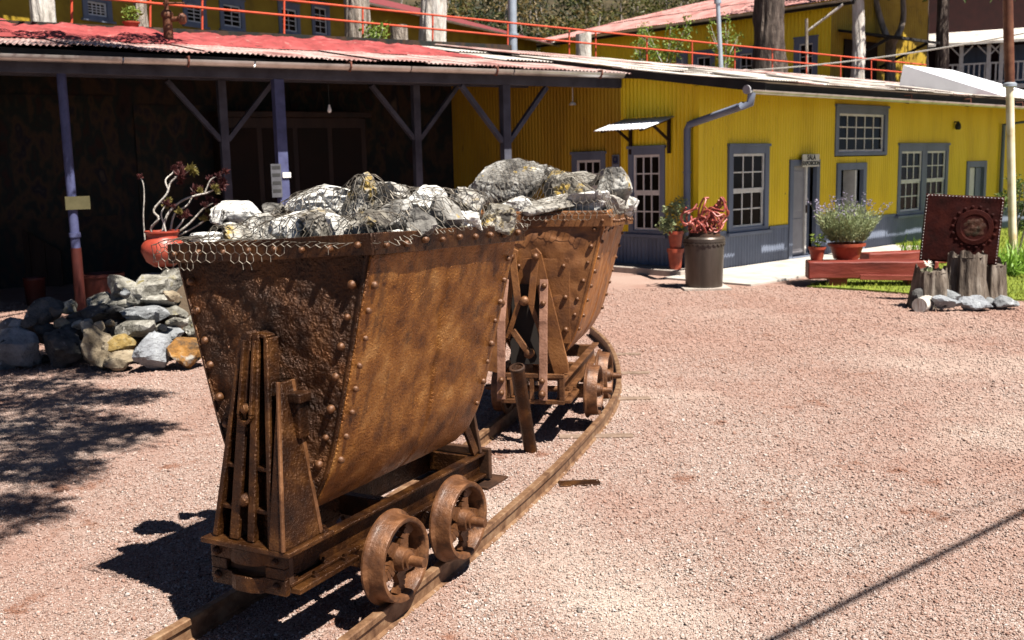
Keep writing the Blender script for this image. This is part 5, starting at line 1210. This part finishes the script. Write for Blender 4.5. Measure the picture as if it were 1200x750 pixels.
for k in range(5): MB().tube([(0, 0, 0), (rs.uniform(-.1, .1), rs.uniform(-.1, .1), .6), (rs.uniform(-.35, .4), rs.uniform(-.3, .3), 1.4)], [.02, .015, .005], 6).build('stem', M['bark'], shb)
p0 = at(1190, 262, 18.6); pt = at(1184.5, 0, 18.6); base = Vector((p0.x, 18.6, 0)); tv = (pt-p0)/(pt.z-p0.z); pj = at(1188, 98, 18.6).z
po = thing('metal_pole', 'tall rusty metal pole with cream painted lower half beside the building', 'pole', base)
MB().tube([(0, 0, -.1), (tv.x*pj, tv.y*pj, pj)], .068, 16).build('lower_pole', M['pole_cream'], po, smooth=60); MB().tube([(tv.x*pj, tv.y*pj, pj), (tv.x*8, tv.y*8, 8)], .085, 16).build('upper_pole', M['pole_rust'], po, smooth=60)
MB().lathe([(.09, -.06), (.12, -.05), (.12, .0), (.09, .02)], 16, Matrix.Translation((tv.x*pj, tv.y*pj, pj))).build('collar', M['galv'], po, smooth=40)

# ================================================================== UPPER TERRACE
tz = 4.3
tp = [(-40, 0), (-25, 8.6), (-11.7, 16.9), (-1.5, 23.3), (11.3, 35.0), (19, 42), (60, 50), (60, 95), (-60, 95), (-60, 0)]
n_ = len(tp); struct(MB().add([(x, y, tz) for x, y in tp]+[(x, y, -.1) for x, y in tp], [tuple(range(n_))]+[(i, n_+i, n_+(i+1) % n_, (i+1) % n_) for i in range(n_)]).build('upper_terrace', M['soil']))
# hillside
def hill(u, v):
    x = -70+170*u; y = 58+70*v; return (x, y, tz-1+24*v+.8*N((x*.08, y*.08, 0), 1, 3)+1.5*N((x*.03, y*.03, 0), 1, 5))
struct(MB().grid(hill, 60, 30).build('hillside', M['hill'], smooth=180))

# railing
def rl(px): # (lower rail py, upper rail py, depth)
    k = (px-333)/(1060-333); return 18+(85-18)*k*(1+.0*k), 0+(73.5-0)*k, 24+(38-24)*k
rail_t = thing('railing', 'red tubular metal railing along the terrace above the roofs', 'railing', (0, 0, 0))
def rpt(px, which):
    lo, up, Y = rl(px); return at(px, (lo if which == 'l' else up), Y)
for wh, a, b in (('l', -30, 1062), ('u', -30, 1085)):
    MB().tube([rpt(px, wh) for px in (a, 180, 333, 600, 810, 985, b)], .026, 8).build('rail', M['rail_red'], rail_t, smooth=60)
for px in (-5, 84, 176, 237, 333, 425, 507, 595, 667, 698, 758, 811, 861, 905, 945, 985, 1021):
    a, b = rpt(px, 'u'), rpt(px, 'l'); d = (b-a); MB().tube([a, b+d*2.0], .024, 8).build('post', M['rail_red'], rail_t, smooth=60)

# upper left yellow building
A_ = Vector((-12.6, 23.6, tz)); yb_ = R(27)
ul = thing('upper_yellow_house', 'yellow terrace house with blue window frames behind the red shed roof', 'building', A_, math.pi/2-yb_)   # local x runs away along the wall, outward is -y
FU = lambda s, z, o: (s, -o, z)
def on_wall(px, py, root):
    q = on_local(px, py, root, 0.); return q.x, q.z
zr_ = 7.85-tz
wins = [(95, 129, -8, 23), (213, 240, -4, 30), (256, 285, -3, 35), (325, 350, 2, 40), (364, 385, 1, 43)]
hol = []
for x0, x1, y0, y1 in wins:
    a, z1 = on_wall(x0, y0, ul); b, _ = on_wall(x1, y0, ul); _, z0 = on_wall((x0+x1)/2, y1, ul); hol.append((a, b, max(.1, z0), min(z1, z0+1.75, zr_-.2)))
MB().box(-14, 31, .12, 6, 0, zr_).build('wall_core', M['yellow_upper_shade'], ul)
def flatwall(root, F, s0, s1, z0, z1, holes, m):
    cuts = sorted(set([s0, s1]+[h[0] for h in holes]+[h[1] for h in holes]))
    for a, b in zip(cuts, cuts[1:]):
        zs = [(z0, z1)]
        for h in holes:
            if h[0] <= a+1e-6 and b <= h[1]+1e-6: zs = [(z0, h[2]), (h[3], z1)]
        for u, v in zs:
            if v-u > .02: MB().wbox(F, a, b, u, v, -.119, 0).build('wall', m, root)
flatwall(ul, FU, -14, 31, 0, zr_, hol, M['yellow_upper_shade'])
for i, (a, b, z0, z1) in enumerate(hol): window(FU, a, b, z0, z1, ul, 2 if i else 4, 4, fw=.16, sash=1, sill=True)
for a, b, z0, z1 in ((18.0, 18.9, .7, 1.7), (21.8, 23.3, .8, 1.6)): window(FU, a, b, z0, z1, ul, 2, 2, fw=.14, sash=1, o=.06)
MB().hexa([(-14.5, -.9, zr_-.28), (31.5, -.9, zr_-.28), (31.5, 6.5, zr_+2.0), (-14.5, 6.5, zr_+2.0), (-14.5, -.9, zr_-.16), (31.5, -.9, zr_-.16), (31.5, 6.5, zr_+2.12), (-14.5, 6.5, zr_+2.12)]).build('roof', M['roof_wine'], ul)
gutter(ul, (-14.5, -.98, zr_-.22), (31.5, -.98, zr_-.22), .07, M['gutter'])
MB().box(-14, 31, -.03, 0.0, 0, .35).build('plinth', M['blue'], ul)

# upper right yellow building
cr = at(973, 70, 34); cr.z = 4.15; HK = 1.2; cr = Vector((cr.x*HK, cr.y*HK, EYE+(cr.z-EYE)*HK))
ur = thing('upper_yellow_house', 'yellow hall with faded pink corrugated roof on the terrace by the dark trunk', 'building', cr, BD+math.pi/2)   # local +x runs away along the long wall; outward is +y
ur.matrix_basis = ur.matrix_basis @ Matrix.Diagonal((HK, HK, HK, 1)); bpy.context.view_layer.update()
FR = lambda s, z, o: (s, o, z)
ze2 = 2.86
wr = []
for x0, x1, y0 in ((931, 959, 46), (862, 887, 58), (812, 838, 62), (793, 806, 62)):
    b, z1 = on_wall(x0, y0, ur); a, _ = on_wall(x1, y0, ur); wr.append((min(a, b), max(a, b), z1-1.5, z1))
clad(FR, 0, 13.2, 0, ze2, wr, ur, M['yellow'], 'wall_sheet', per=.14, amp=.014, w=2.2)
for a, b, z0, z1 in wr: window(FR, a, b, z0, z1, ur, 2, 3, fw=.18, sash=1)
MB().box(0.05, 13.2, -7, -.65, 0, ze2).build('inner_wall', M['interior'], ur)
FG = lambda t, z, o: (-o, -t, z)
clad(FG, 0, 6.8, 0, ze2+.2, [], ur, M['yellow_upper_shade'], 'wall_sheet', per=.14, amp=.012, w=2.2)  # gable coloured dimmer than the long wall to stand for tree shade
MB().prism([(0, ze2), (-6.8, ze2), (-6.8, ze2+.6), (-5, ze2+1.4)], 'x', .02, .08).build('gable', M['yellow_upper_shade'], ur)
def hz(y): return 2.68+(.75-y)*.3
rs = random.Random(31); x = -1.6
while x < 13.6:
    w = min(.95, 13.75-x); d0 = rs.uniform(0, .03)
    for part_ in (0, 1):
        n2 = max(3, int(w/.1*4)); vs = []; ok = False
        for j in range(3):
            for i in range(n2+1):
                xx = x+(w+.05*(x < 12.5))*i/n2; ym = min(5.75, max(.02, (13.8-xx)*.72)); st, en = (0, min(ym, 2.3)) if part_ == 0 else (min(ym, 2.1), ym)
                yy = .75-(st+(en-st)*j/2)+(rs.uniform(-.0, .0)); ok = ok or en-st > .1
                vs.append((xx, yy, hz(yy)+d0+.035*part_+.016*math.sin(2*math.pi*xx/.1)+.02*N((xx, yy, 0), .9, 6)))
        if ok: MB().add(vs, [(j*(n2+1)+i, j*(n2+1)+i+1, (j+1)*(n2+1)+i+1, (j+1)*(n2+1)+i) for j in range(2) for i in range(n2)]).build('roof_sheet', M['roof_hall'], ur, smooth=180, fix=False)
    x += w
za = hz(-5)
MB().add([(13.8, .75, 2.66), (5.8, -5, za), (13.8, -7, 3.6), (-1.3, -5, za), (-1.3, -7, 3.6)], [(0, 1, 2), (1, 3, 4, 2)]).build('roof_back', M['roof_hall'], ur, fix=False)
MB().box(-1.1, 13.6, .58, .64, 2.50, 2.66).build('fascia', M['soffit'], ur); gutter(ur, (-1.1, .76, 2.64), (13.6, .76, 2.64), .07, M['gutter'])
for k in range(3): MB().bar((-1.15, -.5-1.8*k, hz(-.5-1.8*k)-.12), (.1, -.5-1.8*k, hz(-.5-1.8*k)-.12), .12, .14).build('purlin', M['soffit'], ur)
zp = on_local(1000, 46, ur, -2).z
MB().hexa([(-2.2, -3.4, zp-.35), (-.03, -3.4, zp+.1), (-.03, -.4, zp+.1), (-2.2, -.4, zp-.35), (-2.2, -3.4, zp-.27), (-.03, -3.4, zp+.18), (-.03, -.4, zp+.18), (-2.2, -.4, zp-.27)]).build('porch_roof', M['soffit'], ur)
for y in (-3.2, -.6): MB().bar((-.05, y, zp-.9), (-1.7, y, zp-.25), .08, .08).build('porch_strut', M['soffit'], ur)
MB().wbox(FG, .8, 3.0, 0, zp-.1, .02, .05).build('door', M['interior'], ur)

# veranda house far right
YV = 52
vh = thing('veranda_house', 'dark wine red house with white posted veranda and balustrade at far right', 'house', (at(1075, 60, YV).x, YV, 0), R(-24))
def vz(py, px=1130): return on_local(px, py, vh, 0).z
zfl = on_local(1150, 99, vh, 0).z; zto = on_local(1130, 53, vh, 0).z
MB().box(-1, 16, 2.6, 8, 0, zto+6).build('wall', M['wine_wall'], vh); MB().box(-1.2, 16, -.1, 2.6, zfl-.25, zfl-.05).build('veranda_floor', M['white'], vh); MB().box(-1, 16, .1, 2.6, 0, zfl-.26).build('base_wall', M['dark'], vh)
MB().hexa([(-2.4, -.7, zto-.05), (16, -.7, zto-.05), (16, 2.6, zto+.8), (-2.4, 2.6, zto+.8), (-2.4, -.7, zto+.07), (16, -.7, zto+.07), (16, 2.6, zto+.92), (-2.4, 2.6, zto+.92)]).build('veranda_roof', M['roof_metal'], vh)
for px in (1126, 1158, 1173, 1230):
    s = on_local(px, 80, vh, 0).x; p_ = MB().box(s-.09, s+.09, -.09, .09, zfl, zto).build('post', M['white'], vh)
    for sg in (-1, 1): MB().bar((s+sg*.07, 0, zto-.5), (s+sg*.5, 0, zto-.05), .06, .06).build('brace', M['white'], p_)
s = on_local(1110, 80, vh, 0).x
MB().box(s, 16, -.04, .04, zfl+.95, zfl+1.03).build('handrail', M['white'], vh); MB().box(s, 16, -.03, .03, zfl+.10, zfl+.16).build('bottom_rail', M['white'], vh)
while s < 9: MB().box(s-.035, s+.035, -.025, .025, zfl+.161, zfl+.949).build('baluster', M['white'], vh); s += .24
for px in (1140, 1185):
    s = on_local(px, 80, vh, 2.6).x; MB().box(s-.6, s+.6, 2.55, 2.59, zfl, zfl+2.0).build('door', M['blue'], vh)

# trees on the terrace
def tree(name, lab, px, py, w, Y, mk, lean=0., h=9., fork=None, crown=None, sd=0, taper=.55, flare=.25, grp='tree trunks on the terrace'):
    b = at(px, py, Y); b.z = tz-.1; t = thing(name, lab, 'tree', b, group=grp); r = mpx(w, Y)/2; rs = random.Random(sd)
    n = 22; tvec = Vector((lean, 0, 1))
    def fn(u, v):
        a = 2*math.pi*u; z = h*v; rr = r*(1-taper*v+flare*math.exp(-z/.5))*(1+.12*N((math.cos(a)*1.2, math.sin(a)*1.2, z*.5), 1.5, sd)+.13*N((math.cos(a)*4, math.sin(a)*4, z*1.2), 1, sd+2)+.08*N((math.cos(a)*9, math.sin(a)*9, z*2.2), 1, sd+4)); return (lean*z+.12*N((0, 0, z*.3), 1, sd)+rr*math.cos(a), rr*math.sin(a), z)
    MB().grid(fn, 56, n*4).build('trunk', M[mk], t, smooth=180)
    tips = []
    for f in (fork or []):
        pts = [Vector(q) for q in f[0]]; MB().tube(smooth3(pts, 4), [f[1]*(1-.5*i/(4*(len(pts)-1))) for i in range(4*(len(pts)-1)+1)], 10).build('limb', M[mk], t, smooth=60)
    if crown:
        mb = MB()
        for k in range(crown[1]):
            c_ = Vector((lean*h+rs.gauss(0, crown[2]*.5), rs.gauss(0, crown[2]*.5), h*crown[0]+rs.gauss(0, 1.0)))
            MB().tube([(lean*h*.7, 0, h*.72), tuple(c_)], [.07, .02], 5).build('limb', M[mk], t, smooth=60)
            leaves(mb, cloud(rs, c_, (crown[2]*.4, crown[2]*.4, .6), 150), .28, rs, asp=.4)
        mb.build('crown', M['leaf'], t, fix=False)
    return t
tree('terrace_tree', 'pale grey trunk rising behind the far left end of the red roof', 53, 32, 26, 22.5, 'bark_white', crown=(1.15, 7, 3.2), sd=1, h=8, taper=.3)
tree('terrace_tree', 'grey smooth trunk beside the potted plant on the roof', 166, 34, 16, 25.6, 'bark', crown=(1.15, 6, 3.), sd=2, h=8, taper=.3)
tree('terrace_tree', 'rough bark trunk behind the railing, left of the whitest trunk', 418, 50, 30, 27, 'bark', crown=(1.15, 7, 3.2), sd=3, h=8, taper=.3)
tree('terrace_tree', 'thick whitest trunk behind the railing in front of the wine roof', 508, 56, 30, 28.5, 'bark_white', crown=(1.15, 7, 3.2), sd=4, h=8, taper=.3)
tree('terrace_tree', 'big dark pine trunk with pale foot before the pink roofed hall', 901, 84, 36, 37, 'bark_dark', crown=(1.2, 8, 3.5), sd=5, h=9, taper=.35, flare=.35)
tree('terrace_tree', 'white peeling trunk at the corner of the pink roofed hall', 1006, 92, 14, 39.5, 'bark_white', lean=-.045, crown=(1.2, 5, 2.5), sd=6, h=9, taper=.3)
tree('terrace_tree', 'grey forked tree between the hall and the wine red house', 1043, 92, 12, 43, 'bark', fork=[([(0, 0, 2.2), (-.5, 0, 3.4), (-.9, .2, 5.5), (-1.0, 0, 8)], .14), ([(0, 0, 2.2), (.45, 0, 3.2), (.4, .1, 5), (.5, 0, 8)], .14)], h=2.6, sd=7, taper=.1, crown=None)
tree('terrace_tree', 'straight grey-brown trunk in front of the wine red house', 1102, 92, 14, 41.5, 'bark_dark', crown=(.78, 46, 6.0), sd=8, h=9, taper=.25)  # crown lowered and widened, out of view, to shade the hall gable
for i, (px, w, Y) in enumerate(((1016, 4, 50), (1062, 4, 52), (1072, 5, 48), (1026, 4, 54), (1084, 5, 50))):
    tree('slender_tree', ['thin trunk in the dry wood nearest the pink roofed hall', 'thin dark trunk right of the grey forked tree', 'second thin dark trunk right of the grey forked tree', 'thin trunk far behind the white peeling trunk', 'thin dark trunk close to the straight grey-brown trunk'][i], px, 90, w, Y, 'bark_dark', sd=20+i, h=10, taper=.3, flare=.1, crown=(1.0, 5, 2.), grp='thin trunks in the wood behind')
def stub(px, py, w, h, Y, mk, lab, sd):
    b = at(px, py, Y); b.z -= .3; t = thing('trunk_stub', lab, 'trunk', b); r = mpx(w, Y)/2; H2 = mpx(h, Y)+.3
    MB().grid(lambda u, v: (r*math.cos(6.2832*u)*(1+.07*N((math.cos(6.28*u)*2, math.sin(6.28*u)*2, v), 2, sd)), r*math.sin(6.2832*u), H2*v+.03*math.sin(9*u)*v), 24, 8).build('trunk', M[mk], t, smooth=180)
    MB().lathe([(r*.98, 0), (.01, .02)], 20, Matrix.Translation((0, 0, H2-.01))).build('cut_face', M['stump'], t)
stub(468, 50, 20, 18, 28, 'bark', 'sawn-off grey trunk stub between the two trunks on the terrace', 3); stub(684, 63, 18, 22, 32, 'bark_white', 'sawn-off pale trunk stub behind the railing before the pink roof', 5)
# poles on the terrace
def pole(name, lab, px0, py0, px1, py1, w, Y, m, cat='pole'):
    b = at(px0, py0, Y); tp_ = at(px1, py1, Y); d = tp_-b; t = thing(name, lab, cat, b-d.normalized()*.5); r = mpx(w, Y)/2
    MB().tube([(0, 0, 0), d.normalized()*.5, d.normalized()*.5+d], r, 14).build('shaft', M[m], t, smooth=60); return t, d+d.normalized()*.5, r
t, d, r = pole('steel_mast', 'thick galvanized mast rising behind the railing before the hillside', 601, 56, 600, -25, 10, 30, 'galv'); MB().lathe([(r*1.4, 0), (r*1.4, .05)], 14, orient(d*.35, d)).build('collar', M['galv'], t)
t, d, r = pole('lamp_pole', 'thin pale lamp pole behind the railing before the pink roofed hall', 845, 77, 840, -20, 5, 29, 'galv'); MB().lathe([(r*1.7, 0), (r*1.7, .12), (r, .2)], 12, orient(d*.80, d)).build('joint', M['galv'], t)
b = at(946, 87, 38); t = thing('wooden_post', 'grey wooden post with slanting arm beside the hall window', 'post', b)
MB().tube([(0, 0, -.4), at(945, 22, 38)-b], .06, 8).build('post', M['bark'], t); MB().tube([at(947, 36, 38)-b, at(988, 5, 37.5)-b], .045, 8).build('arm', M['bark_white'], t)
# standpipe and potted plant on the red roof
b = at(198, 50, 16.6); t = thing('standpipe', 'rusty red standpipe valve poking through the red roof', 'valve', b+Vector((0, 0, -.25)))
MB().tube([(0, 0, 0), (0, 0, .25), (0, 0, .68)], [.075, .075, .07], 16).build('pipe', M['pole_rust'], t, smooth=50); MB().lathe([(.09, 0), (.095, .05), (.06, .1), (.03, .12)], 16, Matrix.Translation((0, 0, .64))).build('cap', M['pole_rust'], t, smooth=50)
MB().tube([(0, 0, .7), (0, 0, 1.3)], .035, 10).build('stem', M['pole_rust'], t, smooth=50); MB().tube([(0, 0, .60), (.2, 0, .61)], .04, 10).build('outlet', M['pole_rust'], t, smooth=50); MB().lathe([(.06, -.05), (.085, -.03), (.085, .03), (.06, .06)], 14, orient((.23, 0, .61), (1, 0, 0))).build('coupling', M['pole_rust'], t, smooth=50)
MB().tube([(-.05, 0, .85), (.28, 0, .84)], .018, 8).build('handle', M['pole_rust'], t, smooth=50)
pt_ = at(154, 31, 19.0)+Vector((0, 0, -.06)); pot_at('flower_pot', 'small brown pot standing on the red shed roof', pt_, .14, .14)
o = thing('potted_herb', 'bright green leafy herb in the small pot on the red shed roof', 'plant', pt_+Vector((0, 0, .12))); mb = MB(); rs = random.Random(17); leaves(mb, cloud(rs, (0, 0, .14), (.16, .14, .14), 170), .08, rs, asp=.6); mb.build('foliage', M['leaf_lime'], o, fix=False)
# saplings behind the railing
def sapling(px, py, Y, w, h, m, lab, sd, n=500):
    b = at(px, py, Y); b.z -= .3; t = thing('sapling', lab, 'shrub', b, group='young bushes on the terrace'); rs = random.Random(sd); mb = MB(); W2 = mpx(w, Y)/2; H2 = mpx(h, Y)+.3
    for k in range(7):
        tip = (rs.uniform(-W2, W2), rs.uniform(-.3, .3), H2*rs.uniform(.6, 1.)); MB().tube([(0, 0, 0), (tip[0]*.4, tip[1]*.4, H2*.4), tip], [.022, .014, .005], 6).build('stem', M['bark_white'], t)
        for q in range(4): f = .35+.65*q/3; leaves(mb, cloud(rs, (tip[0]*f, tip[1]*f, tip[2]*f), (.22, .2, .2), n//28), .11, rs, asp=.55)
    mb.build('foliage', M[m], t, fix=False)
sapling(780, 72, 34, 62, 46, 'leaf_lime', 'lime green bush behind the railing under the pink roof', 1, 900); sapling(850, 78, 35, 36, 56, 'leaf_lime', 'tall loose sapling beside the thin lamp pole', 2, 420); sapling(440, 48, 25.8, 22, 22, 'leaf_lime', 'small bush at the foot of the rough bark trunk', 3, 400); sapling(752, 68, 34, 20, 24, 'leaf_lime', 'small bush left of the lime green bush', 4, 200)

# hillside woods (one mass)
mb1, mb2, mb3, mbt = MB(), MB(), MB(), MB(); rs = random.Random(77)
for k in range(620):
    u, v = rs.random(), rs.random()**1.9*.55; x, y, z = hill(u, v)
    if not (-.55 < x/y < .62): continue
    s_ = rs.uniform(1.4, 3.2); h_ = rs.uniform(.8, 4.2); mbx = (mb1, mb2, mb3)[rs.choice((0, 0, 1, 1, 2))]
    mbt.tube([(x, y, z-.3), (x+rs.gauss(0, .4), y, z+h_+1)], [.12, .05], 5, cap=False)
    for q in range(5):
        c_ = (x+rs.gauss(0, s_*.5), y+rs.gauss(0, s_*.5), z+h_+rs.uniform(-.6, 1.2)*s_*.7); leaves(mbx, cloud(rs, c_, (s_*.6, s_*.6, s_*.45), 85), .34, rs, asp=.45)
for nm, mb, m, lab in (('hillside_woods', mb1, 'leaf_olive', 'olive green scrubby wood covering the hillside'), ('hillside_woods', mb2, 'leaf_dark', 'dark evergreen scrub covering the hillside'), ('hillside_woods', mb3, 'leaf_dry', 'dry brown scrub covering the hillside')):
    tag(mb.build(nm, M[m], None, fix=False), lab, 'woods', kind='stuff')
tag(mbt.build('hillside_stems', M['bark'], None, fix=False), 'thin stems of the scrub on the hillside', 'woods', kind='stuff')

# ================================================================== TREE THAT SHADES THE LEFT YARD, CABLES
ot = thing('shade_tree', 'tall pine left of the view throwing dappled shade on the gravel', 'tree', (-6.6, 4.6, 0))
MB().tube([(0, 0, -.2), (.1, 0, 3), (.3, .1, 7), (.6, .2, 10)], [.34, .28, .2, .1], 14).build('trunk', M['bark_dark'], ot, smooth=60)
mb = MB(); rs = random.Random(41)
def shade_pt(px, py, z):       # the point at height z whose shadow falls on the ground at photo pixel px, py
    g = gp(px, py); return g+SV*(z/SV.z)-Vector((-6.6, 4.6, 0))
STSH = [(at(px, py, Y), sz) for px, py, Y, sz in ((24, 408, 10.2, .45), (72, 406, 10.25, .4), (57, 366, 10.7, .4), (112, 366, 10.7, .3), (50, 388, 10.5, .4), (88, 390, 10.6, .35), (37, 370, 10.9, .4), (15, 385, 10.7, .45), (0, 410, 10.3, .5), (100, 300, 15.4, .7), (60, 320, 15.6, .7), (125, 335, 15.2, .6), (85, 260, 15.4, .6), (80, 190, 15.4, .6))]
for g_, sz in STSH:
    z_ = rs.uniform(6, 7.6); c_ = g_+SV*((z_-g_.z)/SV.z)-Vector((-6.6, 4.6, 0))
    MB().tube([(.35, .1, rs.uniform(6.2, 8)), tuple(c_*.55+Vector((.1, 0, 3.2))), tuple(c_)], [.06, .035, .012], 6).build('limb', M['bark_dark'], ot, smooth=60)
    leaves(mb, cloud(rs, c_, (sz*.95, sz*.6, .35), int(800*sz)), .17, rs, asp=.24)
for px, py, sz in ((15, 450, .5), (60, 455, .5), (110, 462, .42), (40, 480, .45), (90, 490, .5), (135, 500, .35), (10, 505, .4), (60, 515, .5), (110, 520, .45), (150, 505, .28), (175, 500, .22), (25, 545, .4), (60, 560, .3), (8, 590, .35), (35, 600, .25), (-40, 500, .7), (-60, 560, .7), (-20, 440, .6), (30, 420, .5), (75, 415, .5), (-70, 620, .6), (140, 470, .3), (170, 462, .25),
                   (5, 395, .5), (45, 385, .5), (85, 372, .45), (20, 360, .5), (-30, 380, .6), (40, 346, .6), (75, 340, .6), (120, 335, .6), (0, 345, .8), (30, 400, .5), (70, 395, .5), (95, 405, .35), (55, 430, .5), (100, 440, .4), (60, 360, .5), (110, 352, .5), (10, 470, .5), (75, 470, .4), (45, 530, .4), (90, 545, .25)):
    c_ = shade_pt(px, py, rs.uniform(5.6, 7.4))
    MB().tube([(.35, .1, rs.uniform(6.2, 8)), tuple(c_*.55+Vector((.1, 0, 3.2))), tuple(c_)], [.06, .035, .012], 6).build('limb', M['bark_dark'], ot, smooth=60)
    leaves(mb, cloud(rs, c_, (sz*.95, sz*.55, .35), int(700*sz)), .17, rs, asp=.22)
mb.build('crown', M['leaf_dark'], ot, fix=False)
def cable(name, lab, P, r, m, sag=.1):
    P = [Vector(p) for p in P]; pts = [P[0].lerp(P[1], t/16)-Vector((0, 0, sag*4*(t/16)*(1-t/16))) for t in range(17)]
    o = MB().tube(pts, r, 6).build(name, M[m], smooth=60); tag(o, lab, 'cable')
def over(px, py, z): return gp(px, py)+SV*(z/SV.z)
a, b = over(905, 750, 4.6), over(1200, 600, 4.9); d = b-a
cable('overhead_cable', 'dark overhead cable above the yard casting the long diagonal shadow', (a-d*1.8, b+d*4.2), .019, 'cable_dark', 0)
a, b = over(1010, 640, 5.0), over(1200, 574, 5.3); d = b-a
cable('overhead_cable', 'thin second overhead cable casting the faint shadow beyond the first', (a-d*.1, b+d*5), .0045, 'cable_dark', 0)
cable('slack_line', 'pale slack line strung from the roof to the tall rusty pole', (at(868, 83, 27), at(1215, 36, 22)), .016, 'cable', .12)
